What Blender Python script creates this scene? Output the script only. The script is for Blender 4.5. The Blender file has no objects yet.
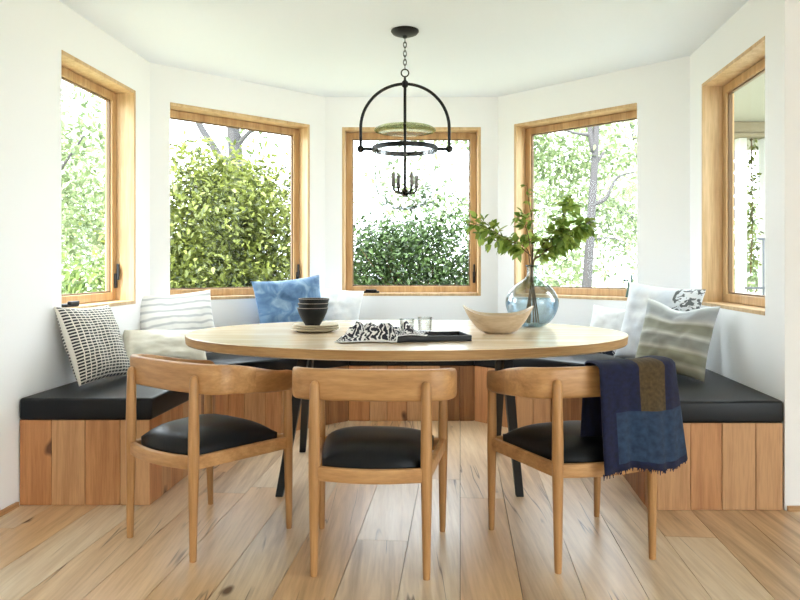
import bpy, bmesh, math, random
import numpy as np
from mathutils import Vector, Matrix, noise as mnoise

random.seed(7)
rng = np.random.default_rng(11)
S = bpy.context.scene
C = S.collection
PI = math.pi
H = 1.088            # eye height
F = 700.0            # focal length in pixels of the 800x600 frame
V = Vector

# ------------------------------------------------------------------ materials
def lin(r, g, b):
    f = lambda c: (c/255/12.92) if c/255 <= .04045 else ((c/255+.055)/1.055)**2.4
    return (f(r), f(g), f(b), 1)

def newmat(name):
    m = bpy.data.materials.new(name)
    m.use_nodes = True
    nt = m.node_tree
    return m, nt, nt.nodes, nt.links, nt.nodes['Principled BSDF']

def plain(name, col, rough=.5, metal=0, spec=.5, bump=0, bscale=200, sheen=0):
    m, nt, N, L, b = newmat(name)
    b.inputs['Base Color'].default_value = col
    b.inputs['Roughness'].default_value = rough
    b.inputs['Metallic'].default_value = metal
    b.inputs['Specular IOR Level'].default_value = spec
    if sheen: b.inputs['Sheen Weight'].default_value = sheen
    if bump:
        tc = N.new('ShaderNodeTexCoord'); n = N.new('ShaderNodeTexNoise')
        n.inputs['Scale'].default_value = bscale; n.inputs['Detail'].default_value = 3
        bp = N.new('ShaderNodeBump'); bp.inputs['Strength'].default_value = bump; bp.inputs['Distance'].default_value = .004
        L.new(tc.outputs['Object'], n.inputs['Vector']); L.new(n.outputs['Fac'], bp.inputs['Height'])
        L.new(bp.outputs['Normal'], b.inputs['Normal'])
    return m

def ramp(N, pts):
    r = N.new('ShaderNodeValToRGB'); e = r.color_ramp.elements
    e[0].position, e[0].color = pts[0]; e[1].position, e[1].color = pts[-1]
    for p, c in pts[1:-1]:
        x = e.new(p); x.color = c
    return r

def wood(name, dark, mid, light, stretch, rough=.45, island=0., knots=0., rotz=0., detail=6, knotcol=None, hue=None, crack=0.):
    """grain from stretched noise; 'stretch' is the mapping scale per axis"""
    m, nt, N, L, b = newmat(name)
    tc = N.new('ShaderNodeTexCoord'); mp = N.new('ShaderNodeMapping')
    mp0 = N.new('ShaderNodeMapping'); mp0.inputs['Rotation'].default_value = (0, 0, rotz)
    L.new(tc.outputs['Object'], mp0.inputs['Vector'])
    vec = mp0.outputs['Vector']
    geo = N.new('ShaderNodeNewGeometry')
    if island:
        add = N.new('ShaderNodeVectorMath'); add.operation = 'ADD'
        sc = N.new('ShaderNodeMath'); sc.operation = 'MULTIPLY'; sc.inputs[1].default_value = 37.
        L.new(geo.outputs['Random Per Island'], sc.inputs[0])
        L.new(vec, add.inputs[0]); L.new(sc.outputs[0], add.inputs[1]); vec = add.outputs[0]
    mp.inputs['Scale'].default_value = stretch
    L.new(vec, mp.inputs['Vector'])
    n1 = N.new('ShaderNodeTexNoise'); n1.inputs['Scale'].default_value = 1.; n1.inputs['Detail'].default_value = detail
    n1.inputs['Roughness'].default_value = .6; n1.inputs['Distortion'].default_value = .35
    L.new(mp.outputs['Vector'], n1.inputs['Vector'])
    r = ramp(N, [(.25, dark), (.5, mid), (.75, light)])
    fac = n1.outputs['Fac']
    if island:
        mx = N.new('ShaderNodeMath'); mx.operation = 'MULTIPLY_ADD'
        sub = N.new('ShaderNodeMath'); sub.operation = 'SUBTRACT'; sub.inputs[1].default_value = .5
        L.new(geo.outputs['Random Per Island'], sub.inputs[0])
        mx.inputs[1].default_value = island
        L.new(sub.outputs[0], mx.inputs[0]); L.new(fac, mx.inputs[2]); fac = mx.outputs[0]
    L.new(fac, r.inputs['Fac'])
    col = r.outputs['Color']
    # fine pores
    mp2 = N.new('ShaderNodeMapping'); mp2.inputs['Scale'].default_value = tuple(s*6 for s in stretch)
    L.new(vec, mp2.inputs['Vector'])
    n2 = N.new('ShaderNodeTexNoise'); n2.inputs['Detail'].default_value = 2
    n2.inputs['Scale'].default_value = 1.
    L.new(mp2.outputs['Vector'], n2.inputs['Vector'])
    r2 = ramp(N, [(.35, (.86, .83, .8, 1)), (.6, (1, 1, 1, 1))])
    L.new(n2.outputs['Fac'], r2.inputs['Fac'])
    mu = N.new('ShaderNodeMix'); mu.data_type = 'RGBA'; mu.blend_type = 'MULTIPLY'; mu.inputs[0].default_value = .8
    L.new(col, mu.inputs[6]); L.new(r2.outputs['Color'], mu.inputs[7]); col = mu.outputs[2]
    if hue is not None:            # some boards lean to another tone
        h = N.new('ShaderNodeMath'); h.operation = 'MULTIPLY'; h.inputs[1].default_value = 7.31
        fr = N.new('ShaderNodeMath'); fr.operation = 'FRACT'
        L.new(geo.outputs['Random Per Island'], h.inputs[0]); L.new(h.outputs[0], fr.inputs[0])
        rr = ramp(N, [(.3, (0, 0, 0, 1)), (.9, (.75, .75, .75, 1))])
        L.new(fr.outputs[0], rr.inputs['Fac'])
        mh = N.new('ShaderNodeMix'); mh.data_type = 'RGBA'; mh.blend_type = 'MULTIPLY'
        L.new(rr.outputs['Color'], mh.inputs[0]); L.new(col, mh.inputs[6]); mh.inputs[7].default_value = hue
        col = mh.outputs[2]
    if knots:
        mp3 = N.new('ShaderNodeMapping')
        mx_ = max(stretch)
        mp3.inputs['Scale'].default_value = tuple(3.6 if s > mx_*.5 else 2.0 for s in stretch)
        L.new(vec, mp3.inputs['Vector'])
        nd = N.new('ShaderNodeTexNoise'); nd.inputs['Scale'].default_value = 3.; 
        L.new(mp3.outputs['Vector'], nd.inputs['Vector'])
        mxv = N.new('ShaderNodeMix'); mxv.data_type = 'RGBA'; mxv.blend_type = 'LINEAR_LIGHT'; mxv.inputs[0].default_value = .12
        L.new(mp3.outputs['Vector'], mxv.inputs[6]); L.new(nd.outputs['Color'], mxv.inputs[7])
        vo = N.new('ShaderNodeTexVoronoi'); vo.inputs['Scale'].default_value = 1.
        L.new(mxv.outputs[2], vo.inputs['Vector'])
        kr = ramp(N, [(knots*.45, (1, 1, 1, 1)), (knots, (0, 0, 0, 1))])
        L.new(vo.outputs['Distance'], kr.inputs['Fac'])
        mk = N.new('ShaderNodeMix'); mk.data_type = 'RGBA'
        L.new(kr.outputs['Color'], mk.inputs[0]); L.new(col, mk.inputs[6])
        mk.inputs[7].default_value = knotcol or tuple(c*.3 for c in dark[:3]) + (1,)
        col = mk.outputs[2]
    if crack:
        mp4 = N.new('ShaderNodeMapping'); mp4.inputs['Scale'].default_value = tuple(9. if s > max(stretch)*.5 else .45 for s in stretch)
        L.new(vec, mp4.inputs['Vector'])
        n4 = N.new('ShaderNodeTexNoise'); n4.inputs['Scale'].default_value = 1.; n4.inputs['Detail'].default_value = 3; n4.inputs['Distortion'].default_value = .1
        L.new(mp4.outputs['Vector'], n4.inputs['Vector'])
        ck = ramp(N, [(.489, (0, 0, 0, 1)), (.5, (1, 1, 1, 1)), (.511, (0, 0, 0, 1))])
        L.new(n4.outputs['Fac'], ck.inputs['Fac'])
        n5 = N.new('ShaderNodeTexNoise'); n5.inputs['Scale'].default_value = 1.7; n5.inputs['Detail'].default_value = 2
        L.new(vec, n5.inputs['Vector'])
        gate = ramp(N, [(.50, (0, 0, 0, 1)), (.58, (1, 1, 1, 1))])
        L.new(n5.outputs['Fac'], gate.inputs['Fac'])
        mm = N.new('ShaderNodeMath'); mm.operation = 'MULTIPLY'
        L.new(ck.outputs['Color'], mm.inputs[0]); L.new(gate.outputs['Color'], mm.inputs[1])
        m2 = N.new('ShaderNodeMath'); m2.operation = 'MULTIPLY'; m2.inputs[1].default_value = crack
        L.new(mm.outputs[0], m2.inputs[0])
        mk = N.new('ShaderNodeMix'); mk.data_type = 'RGBA'
        L.new(m2.outputs[0], mk.inputs[0]); L.new(col, mk.inputs[6])
        mk.inputs[7].default_value = knotcol or tuple(c*.3 for c in dark[:3]) + (1,)
        col = mk.outputs[2]
    L.new(col, b.inputs['Base Color'])
    b.inputs['Roughness'].default_value = rough
    bp = N.new('ShaderNodeBump'); bp.inputs['Strength'].default_value = .12; bp.inputs['Distance'].default_value = .002
    L.new(n1.outputs['Fac'], bp.inputs['Height']); L.new(bp.outputs['Normal'], b.inputs['Normal'])
    return m

def thin_glass(name, tint=(1, 1, 1, 1), base=.05, edge=.8, rough=.0):
    m, nt, N, L, b = newmat(name)
    N.remove(b)
    out = N['Material Output']
    t = N.new('ShaderNodeBsdfTransparent'); t.inputs['Color'].default_value = tint
    g = N.new('ShaderNodeBsdfGlossy'); g.inputs['Roughness'].default_value = rough
    lw = N.new('ShaderNodeLayerWeight'); lw.inputs['Blend'].default_value = .22
    mr = N.new('ShaderNodeMapRange'); mr.inputs['To Min'].default_value = base; mr.inputs['To Max'].default_value = edge
    L.new(lw.outputs['Facing'], mr.inputs['Value'])
    mx = N.new('ShaderNodeMixShader')
    L.new(mr.outputs['Result'], mx.inputs['Fac']); L.new(t.outputs[0], mx.inputs[1]); L.new(g.outputs[0], mx.inputs[2])
    L.new(mx.outputs[0], out.inputs['Surface'])
    return m

def edge_glass(name, centre, rim, base=.04, edge=.6, blend=.35, rough=.0):
    """coloured glass whose tint deepens where the wall is seen edge-on"""
    m = thin_glass(name, centre, base, edge, rough)
    N, L = m.node_tree.nodes, m.node_tree.links
    t = [n for n in N if n.type == 'BSDF_TRANSPARENT'][0]
    lw = N.new('ShaderNodeLayerWeight'); lw.inputs['Blend'].default_value = blend
    r = ramp(N, [(0., centre), (1., rim)])
    L.new(lw.outputs['Facing'], r.inputs['Fac']); L.new(r.outputs['Color'], t.inputs['Color'])
    return m

def leafmat(name, a, b_, trans=.35, rough=.5):
    m, nt, N, L, b = newmat(name)
    geo = N.new('ShaderNodeNewGeometry')
    r = ramp(N, [(0., a), (1., b_)])
    L.new(geo.outputs['Random Per Island'], r.inputs['Fac'])
    L.new(r.outputs['Color'], b.inputs['Base Color'])
    b.inputs['Roughness'].default_value = rough
    tr = N.new('ShaderNodeBsdfTranslucent'); L.new(r.outputs['Color'], tr.inputs['Color'])
    mx = N.new('ShaderNodeMixShader'); mx.inputs['Fac'].default_value = trans
    L.new(b.outputs[0], mx.inputs[1]); L.new(tr.outputs[0], mx.inputs[2])
    L.new(mx.outputs[0], N['Material Output'].inputs['Surface'])
    return m

def uvfabric(name, build, rough=.9, bump=.25, bscale=420, sheen=.2):
    """fabric whose colour is a function of the UV coordinate; build(N,L,u,v)->colour socket"""
    m, nt, N, L, b = newmat(name)
    tc = N.new('ShaderNodeTexCoord'); sp = N.new('ShaderNodeSeparateXYZ')
    L.new(tc.outputs['UV'], sp.inputs[0])
    L.new(build(N, L, sp.outputs['X'], sp.outputs['Y'], tc.outputs['UV']), b.inputs['Base Color'])
    b.inputs['Roughness'].default_value = rough
    b.inputs['Sheen Weight'].default_value = sheen
    n = N.new('ShaderNodeTexNoise'); n.inputs['Scale'].default_value = bscale
    L.new(tc.outputs['Object'], n.inputs['Vector'])
    bp = N.new('ShaderNodeBump'); bp.inputs['Strength'].default_value = bump; bp.inputs['Distance'].default_value = .003
    L.new(n.outputs['Fac'], bp.inputs['Height']); L.new(bp.outputs['Normal'], b.inputs['Normal'])
    return m

def mth(N, L, op, a, b=None, c=None):
    n = N.new('ShaderNodeMath'); n.operation = op
    for i, x in enumerate((a, b, c)):
        if x is None: continue
        if isinstance(x, (int, float)): n.inputs[i].default_value = x
        else: L.new(x, n.inputs[i])
    return n.outputs[0]

def mixc(N, L, f, a, b):
    n = N.new('ShaderNodeMix'); n.data_type = 'RGBA'
    for i, x in ((0, f), (6, a), (7, b)):
        if isinstance(x, (int, float, tuple)): n.inputs[i].default_value = x
        else: L.new(x, n.inputs[i])
    return n.outputs[2]

def nz(N, L, uv, scale, detail=2, dist=0.):
    n = N.new('ShaderNodeTexNoise'); n.inputs['Scale'].default_value = scale; n.inputs['Detail'].default_value = detail
    n.inputs['Distortion'].default_value = dist
    L.new(uv, n.inputs['Vector'])
    return n.outputs['Fac']

M = {}
M['wall'] = plain('wall_paint', lin(247, 247, 247), .75, spec=.25, bump=.03, bscale=90)
M['ceil'] = plain('ceiling_paint', lin(242, 247, 255), .8, spec=.2)
M['floor'] = wood('oak_floor', lin(176, 148, 116), lin(222, 199, 167), lin(238, 221, 195), (16, .9, 16), .30, island=.30, knots=.10,
                  rotz=.0, knotcol=lin(92, 62, 40), hue=lin(246, 218, 180), crack=.9)
M['floor'].node_tree.nodes['Principled BSDF'].inputs['Specular IOR Level'].default_value = .6
M['gap'] = plain('floor_gap', lin(60, 42, 28), .9)
M['bench'] = wood('cedar_planks', lin(134, 92, 56), lin(174, 126, 82), lin(202, 156, 110), (22, 22, 1.5), .55, island=.6, knots=.115,
                  knotcol=lin(96, 56, 32), hue=lin(250, 220, 192))
M['carcass'] = plain('bench_carcass', lin(70, 46, 30), .9)
M['oak'] = wood('chair_oak', lin(160, 115, 69), lin(190, 142, 90), lin(210, 164, 112), (3, 14, 22), .42)
M['oak_leg'] = wood('chair_oak_leg', lin(160, 115, 69), lin(186, 138, 86), lin(206, 158, 106), (26, 26, 1.6), .42)
M['oak_arm'] = wood('chair_oak_arm', lin(152, 106, 62), lin(176, 128, 79), lin(198, 150, 100), (16, 4, 26), .42)
M['table'] = wood('table_oak_glare', lin(206, 178, 140), lin(227, 206, 176), lin(238, 222, 198), (1.2, 12, 12), .22, knots=.07, knotcol=lin(120, 80, 46))  # window glare on the top painted in as a paler oak than the edge
M['table_edge'] = wood('table_edge_oak', lin(150, 108, 60), lin(186, 145, 92), lin(208, 170, 118), (2.2, 2.2, 30), .45)
M['frame'] = wood('fir_frame', lin(172, 130, 84), lin(200, 162, 114), lin(216, 182, 136), (20, 20, 1.4), .4)
M['jamb'] = wood('fir_jamb', lin(190, 150, 104), lin(214, 180, 134), lin(229, 200, 158), (20, 20, 1.4), .45)
M['bead'] = plain('glazing_bead', lin(120, 92, 62), .5)
M['trim'] = wood('baseboard_oak', lin(150, 108, 66), lin(186, 142, 95), lin(204, 164, 116), (2, 2, 22), .5)
M['blackmetal'] = plain('black_iron', (.006, .006, .007, 1), .4, spec=.35)
M['steel'] = plain('black_steel', (.010, .0105, .012, 1), .5, spec=.45)
M['leather'] = plain('black_leather', (.006, .007, .009, 1), .36, spec=.22, bump=.12, bscale=260)
M['vinyl'] = plain('black_vinyl', (.006, .007, .009, 1), .38, spec=.25, bump=.08, bscale=160)
M['ext'] = plain('house_siding', lin(220, 220, 216), .8)
M['pane'] = thin_glass('window_glass', (.985, .992, .988, 1), .003, .05)
M['jar'] = edge_glass('lamp_glass', (.96, .97, .97, 1), (.22, .26, .28, 1), .04, .5, .3)
M['bell'] = edge_glass('smoke_glass', (.95, .96, .88, 1), (.50, .50, .26, 1), .06, .6, .55)
M['vase'] = edge_glass('vase_glass', (.90, .945, .955, 1), (.20, .32, .38, 1), .07, .55, .42)
M['water'] = edge_glass('vase_water', (.84, .91, .95, 1), (.52, .68, .77, 1), .04, .3, .3)
M['tumbler'] = edge_glass('tumbler_glass', (.95, .96, .96, 1), (.55, .58, .58, 1), .05, .6, .4)
M['bowl_black'] = plain('black_stoneware', (.007, .007, .007, 1), .5, spec=.25, bump=.1, bscale=80)
M['bowl_rim'] = plain('bare_clay_rim', lin(150, 140, 128), .7)
M['plate'] = plain('sand_stoneware', lin(205, 192, 166), .5, bump=.06, bscale=120)
M['maple'] = wood('maple_bowl', lin(176, 152, 122), lin(202, 180, 150), lin(216, 198, 170), (3, 10, 16), .45)
M['tray'] = plain('black_tray', (.013, .013, .014, 1), .45)
M['silver'] = plain('fork_steel', (.5, .5, .5, 1), .28, metal=1)
M['candle'] = plain('candle_sleeve', lin(104, 100, 95), .5, metal=0)
M['bulb'] = thin_glass('bulb_glass', (.72, .70, .66, 1), .08, .5)
M['bark'] = plain('grey_bark', lin(74, 71, 72), .9, bump=.6, bscale=18)
M['twig'] = plain('brown_twig', lin(98, 76, 50), .8)
M['stem'] = plain('green_stem', lin(104, 112, 56), .6)
M['leaf_dark'] = leafmat('shrub_leaf', lin(20, 36, 16), lin(84, 108, 56), .25, .5)
M['leaf_mid'] = leafmat('hedge_leaf', lin(46, 56, 22), lin(136, 144, 68), .35, .5)
M['leaf_glare'] = leafmat('glare_leaf', lin(84, 100, 68), lin(136, 150, 104), .4)  # sky glare on the backing foliage painted in as lighter leaf colour
M['leaf_olive'] = leafmat('olive_leaf', lin(66, 88, 42), lin(126, 144, 78), .45)
M['leaf_cut'] = leafmat('cut_branch_leaf', lin(88, 120, 40), lin(176, 192, 96), .5, .4)
M['lawn'] = plain('dry_lawn', lin(150, 152, 130), .95, bump=.5, bscale=30)
M['porchwhite'] = plain('porch_white', lin(190, 188, 180), .6)
M['porchceil'] = plain('porch_ceiling', lin(150, 146, 136), .7)
M['porchcream'] = plain('porch_cream', lin(134, 122, 100), .7)
M['greymetal'] = plain('grey_metal', lin(86, 88, 94), .5, metal=.3)
M['mauve'] = plain('garden_cushion', lin(120, 100, 118), .9)
M['concrete'] = plain('concrete_planter', lin(186, 190, 190), .8)
M['moss'] = plain('moss_pot', lin(120, 122, 66), .9)
M['teal'] = plain('verdigris_metal', lin(96, 124, 120), .55, metal=.3)

def f_brick(N, L, u, v, uv):
    # staggered-free grid of short dark dashes on off white
    cu = mth(N, L, 'FRACT', mth(N, L, 'MULTIPLY', u, 14.))
    wob = mth(N, L, 'MULTIPLY', nz(N, L, uv, 5.), .5)
    cv = mth(N, L, 'FRACT', mth(N, L, 'ADD', mth(N, L, 'MULTIPLY', v, 26.), wob))
    a = mth(N, L, 'GREATER_THAN', cu, .2); b = mth(N, L, 'GREATER_THAN', cv, .4)
    return mixc(N, L, mth(N, L, 'MULTIPLY', a, b), lin(232, 228, 218), lin(48, 48, 52))
def f_thin(N, L, u, v, uv):
    w = mth(N, L, 'MULTIPLY', nz(N, L, uv, 3.), .9)
    c = mth(N, L, 'FRACT', mth(N, L, 'ADD', mth(N, L, 'MULTIPLY', v, 9.), w))
    r = ramp(N, [(.0, lin(244, 243, 240)), (.52, lin(244, 243, 240)), (.7, lin(196, 198, 200)), (.85, lin(205, 206, 207)), (1., lin(244, 243, 240))])
    L.new(c, r.inputs['Fac']); return r.outputs['Color']
def f_band(N, L, u, v, uv):
    w = mth(N, L, 'MULTIPLY', nz(N, L, uv, 2.5), .35)
    c = mth(N, L, 'ADD', v, mth(N, L, 'MULTIPLY', w, .12))
    r = ramp(N, [(0., lin(146, 148, 130)), (.10, lin(170, 170, 152)), (.14, lin(198, 198, 186)), (.20, lin(150, 151, 134)), (.31, lin(160, 160, 142)),
                 (.35, lin(208, 208, 198)), (.40, lin(164, 166, 160)), (.50, lin(150, 153, 148)), (.55, lin(210, 212, 206)), (.61, lin(158, 160, 148)),
                 (.72, lin(150, 152, 138)), (.76, lin(212, 214, 210)), (.82, lin(172, 178, 184)), (.93, lin(160, 166, 170)), (1., lin(205, 208, 208))])
    L.new(c, r.inputs['Fac']); return r.outputs['Color']
def f_denim(N, L, u, v, uv):
    f = nz(N, L, uv, 5., 6, 1.2)
    r = ramp(N, [(.3, lin(66, 100, 138)), (.5, lin(96, 130, 166)), (.72, lin(150, 176, 198))])
    L.new(f, r.inputs['Fac']); return r.outputs['Color']
def f_white(N, L, u, v, uv):
    r = ramp(N, [(.3, lin(226, 230, 234)), (.7, lin(242, 243, 243))])
    L.new(nz(N, L, uv, 6., 3), r.inputs['Fac']); return r.outputs['Color']
def f_cream(N, L, u, v, uv):
    r = ramp(N, [(.3, lin(214, 208, 190)), (.7, lin(230, 226, 212))])
    L.new(nz(N, L, uv, 6., 3), r.inputs['Fac']); return r.outputs['Color']
def f_tie(N, L, u, v, uv):
    # white linen with a blotted charcoal print at one upper corner
    f = nz(N, L, uv, 16., 3, .8)
    g = mth(N, L, 'GREATER_THAN', f, .52)
    cor = mth(N, L, 'MULTIPLY', mth(N, L, 'GREATER_THAN', u, .70), mth(N, L, 'GREATER_THAN', v, .70))
    r = ramp(N, [(.3, lin(205, 212, 222)), (.7, lin(232, 234, 236))])
    L.new(nz(N, L, uv, 4., 3), r.inputs['Fac'])
    return mixc(N, L, mth(N, L, 'MULTIPLY', g, cor), r.outputs['Color'], lin(96, 100, 104))
def f_navywhite(N, L, u, v, uv):
    f = nz(N, L, uv, 9., 3, 1.)
    g = mth(N, L, 'GREATER_THAN', f, .5)
    low = mth(N, L, 'LESS_THAN', v, .45)
    return mixc(N, L, mth(N, L, 'MULTIPLY', g, low), lin(230, 232, 234), lin(32, 42, 66))
def f_throw(N, L, u, v, uv):
    r = ramp(N, [(.3, lin(8, 13, 40)), (.7, lin(17, 26, 64))])
    L.new(nz(N, L, uv, 30., 3), r.inputs['Fac'])
    su = mth(N, L, 'MULTIPLY', mth(N, L, 'GREATER_THAN', u, .29), mth(N, L, 'LESS_THAN', u, .50))
    sv = mth(N, L, 'MULTIPLY', mth(N, L, 'GREATER_THAN', v, .39), mth(N, L, 'LESS_THAN', v, .85))
    rb = ramp(N, [(.3, lin(60, 46, 24)), (.7, lin(90, 72, 44))]); L.new(nz(N, L, uv, 40., 3), rb.inputs['Fac'])
    c = mixc(N, L, mth(N, L, 'MULTIPLY', su, sv), r.outputs['Color'], rb.outputs['Color'])
    pu = mth(N, L, 'MULTIPLY', mth(N, L, 'GREATER_THAN', u, .10), mth(N, L, 'LESS_THAN', u, .80))
    pv = mth(N, L, 'MULTIPLY', mth(N, L, 'GREATER_THAN', v, .05), mth(N, L, 'LESS_THAN', v, .42))
    rp = ramp(N, [(.3, lin(22, 40, 66)), (.7, lin(40, 63, 92))]); L.new(nz(N, L, uv, 24., 4), rp.inputs['Fac'])
    return mixc(N, L, mth(N, L, 'MULTIPLY', pu, pv), c, rp.outputs['Color'])
def f_napkin(N, L, u, v, uv):
    cu = mth(N, L, 'FRACT', mth(N, L, 'ADD', mth(N, L, 'MULTIPLY', u, 19.), mth(N, L, 'MULTIPLY', nz(N, L, uv, 11.), 4.)))
    g = mth(N, L, 'GREATER_THAN', cu, .40)
    inn = mth(N, L, 'MULTIPLY', mth(N, L, 'GREATER_THAN', v, .03), mth(N, L, 'LESS_THAN', v, .98))
    return mixc(N, L, mth(N, L, 'MULTIPLY', g, inn), lin(235, 234, 232), lin(30, 31, 46))
M['f_brick'] = uvfabric('dash_weave', f_brick, bump=.4)
M['f_thin'] = uvfabric('fine_stripe', f_thin)
M['f_band'] = uvfabric('grey_stripe', f_band)
M['f_denim'] = uvfabric('faded_indigo', f_denim)
M['f_white'] = uvfabric('white_linen', f_white)
M['f_cream'] = uvfabric('cream_linen', f_cream)
M['f_tie'] = uvfabric('printed_linen', f_tie)
M['f_navy'] = uvfabric('navy_print', f_navywhite)
M['throw'] = uvfabric('indigo_patchwork', f_throw, bump=.5, bscale=500, sheen=0)
M['fringe'] = plain('indigo_thread', lin(24, 30, 62), .95)
M['napkin'] = uvfabric('napkin_print', f_napkin)

# ------------------------------------------------------------------ mesh helpers
def obj(name, bm, mat, parent=None, world=False, smooth=False, recalc=True, bevel=0, bseg=2, autosmooth=None):
    if recalc: bmesh.ops.recalc_face_normals(bm, faces=bm.faces[:])
    if world and parent is not None:
        bmesh.ops.translate(bm, verts=bm.verts[:], vec=-parent.location)
    me = bpy.data.meshes.new(name); 
    if smooth:
        for f in bm.faces: f.smooth = True
    bm.to_mesh(me); bm.free()
    for m in (mat if isinstance(mat, (list, tuple)) else [mat]): me.materials.append(m)
    o = bpy.data.objects.new(name, me); C.objects.link(o)
    if parent is not None: o.parent = parent
    if bevel:
        b = o.modifiers.new('bevel', 'BEVEL'); b.width = bevel; b.segments = bseg; b.limit_method = 'ANGLE'; b.angle_limit = math.radians(40)
        b.harden_normals = False
    if autosmooth is not None: 
        me.set_sharp_from_angle(angle=math.radians(autosmooth))
    return o

def recentre(o, p):
    p = V(p)
    o.data.transform(Matrix.Translation(-p)); o.location = p
    return o

def empty(name, loc, rz=0):
    o = bpy.data.objects.new(name, None); C.objects.link(o)
    o.location = loc; o.rotation_euler = (0, 0, rz); o.empty_display_size = .1
    return o

def tag(o, label, cat, group=None):
    o['label'] = label; o['category'] = cat
    if group: o['group'] = group
    return o
def struct(o):
    o['kind'] = 'structure'; return o

def hexa(bm, pts):
    """8 points: bottom ring of four then top ring of four"""
    v = [bm.verts.new(p) for p in pts]
    for q in ((0, 1, 2, 3), (7, 6, 5, 4), (0, 4, 5, 1), (1, 5, 6, 2), (2, 6, 7, 3), (3, 7, 4, 0)):
        bm.faces.new([v[i] for i in q])
    return v
def box(bm, x0, x1, y0, y1, z0, z1):
    return hexa(bm, [(x0, y0, z0), (x1, y0, z0), (x1, y1, z0), (x0, y1, z0), (x0, y0, z1), (x1, y0, z1), (x1, y1, z1), (x0, y1, z1)])
def prism(bm, poly, z0, z1):
    a = [bm.verts.new((p[0], p[1], z0)) for p in poly]; b = [bm.verts.new((p[0], p[1], z1)) for p in poly]
    n = len(poly)
    bm.faces.new(a[::-1]); bm.faces.new(b)
    for i in range(n): bm.faces.new([a[i], a[(i+1) % n], b[(i+1) % n], b[i]])

def tube(bm, pts, rad, seg=10, cap=True, closed=False):
    pts = [V(p) for p in pts]; n = len(pts)
    rads = rad if isinstance(rad, (list, tuple)) else [rad]*n
    rings = []; prev = None
    for i, p in enumerate(pts):
        if closed: t = (pts[(i+1) % n]-pts[i-1])
        else: t = (pts[min(i+1, n-1)]-pts[max(i-1, 0)])
        t.normalize()
        if prev is None:
            a = V((0, 0, 1)) if abs(t.z) < .9 else V((1, 0, 0))
            u = (a-t*a.dot(t)).normalized()
        else:
            u = (prev-t*prev.dot(t)).normalized()
        prev = u; w = t.cross(u)
        rings.append([bm.verts.new(p+(u*math.cos(2*PI*k/seg)+w*math.sin(2*PI*k/seg))*rads[i]) for k in range(seg)])
    m = n if closed else n-1
    for i in range(m):
        a, b = rings[i], rings[(i+1) % n]
        for k in range(seg):
            bm.faces.new([a[k], a[(k+1) % seg], b[(k+1) % seg], b[k]])
    if cap and not closed:
        bm.faces.new(rings[0][::-1]); bm.faces.new(rings[-1])

def lathe(bm, prof, c=(0, 0, 0), seg=40, sx=1, sy=1):
    """prof: (r, z) list; closes on the axis where r == 0"""
    rings = []
    for r, z in prof:
        if r < 1e-6: rings.append([bm.verts.new((c[0], c[1], c[2]+z))])
        else: rings.append([bm.verts.new((c[0]+r*sx*math.cos(2*PI*k/seg), c[1]+r*sy*math.sin(2*PI*k/seg), c[2]+z)) for k in range(seg)])
    for a, b in zip(rings, rings[1:]):
        for k in range(seg):
            k2 = (k+1) % seg
            if len(a) == 1 and len(b) == 1: continue
            if len(a) == 1: bm.faces.new([a[0], b[k2], b[k]])
            elif len(b) == 1: bm.faces.new([a[k], a[k2], b[0]])
            else: bm.faces.new([a[k], a[k2], b[k2], b[k]])

def ball(bm, c, r, seg=14):
    lathe(bm, [(r*math.sin(PI*i/8), -r*math.cos(PI*i/8)) if 0 < i < 8 else (0, -r*math.cos(PI*i/8)) for i in range(9)], c, seg)

def torus(bm, c, R, r, axis='z', seg=48, s2=10, rz=None):
    pts = []
    for k in range(seg):
        a = 2*PI*k/seg
        d = {'z': V((math.cos(a), math.sin(a), 0)), 'y': V((math.cos(a), 0, math.sin(a))), 'x': V((0, math.cos(a), math.sin(a)))}[axis]
        pts.append(V(c)+d*R)
    tube(bm, pts, r, s2, closed=True)

def leaf_mesh(name, P, D, Nn, size, mat, parent=None, world=True, width=.42):
    """P points (n,3), D tip directions, Nn normals, size (n,) -> one mesh of folded pointed leaves, six verts each"""
    n = len(P)
    D = D/np.linalg.norm(D, axis=1, keepdims=True)
    Sd = np.cross(D, Nn); Sd /= np.linalg.norm(Sd, axis=1, keepdims=True)+1e-9
    Nn = np.cross(Sd, D)
    s = size[:, None]
    v0 = P; v5 = P+D*s - Nn*s*.12
    l1 = P+D*s*.3+Sd*s*width*.5+Nn*s*.06; r1 = P+D*s*.3-Sd*s*width*.5+Nn*s*.06
    l2 = P+D*s*.65+Sd*s*width*.42; r2 = P+D*s*.65-Sd*s*width*.42
    verts = np.stack([v0, l1, l2, v5, r2, r1], axis=1).reshape(-1, 3)
    base = np.arange(n)[:, None]*6
    q1 = base+np.array([[0, 1, 2, 3]]); q2 = base+np.array([[0, 3, 4, 5]])
    faces = np.concatenate([q1, q2], axis=1).reshape(-1, 4)
    if parent is not None and world: verts = verts-np.array(parent.location)
    me = bpy.data.meshes.new(name)
    me.vertices.add(len(verts)); me.vertices.foreach_set('co', verts.astype(np.float32).ravel())
    me.loops.add(faces.size); me.loops.foreach_set('vertex_index', faces.astype(np.int32).ravel())
    me.polygons.add(len(faces)); me.polygons.foreach_set('loop_start', np.arange(0, faces.size, 4, dtype=np.int32))
    me.polygons.foreach_set('loop_total', np.full(len(faces), 4, dtype=np.int32))
    me.update(calc_edges=True); me.validate()
    me.materials.append(mat)
    o = bpy.data.objects.new(name, me); C.objects.link(o)
    if parent is not None: o.parent = parent
    return o

def line_isect(p, d, q, e):
    den = d[0]*e[1]-d[1]*e[0]
    t = ((q[0]-p[0])*e[1]-(q[1]-p[1])*e[0])/den
    return V((p[0]+d[0]*t, p[1]+d[1]*t))

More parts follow.
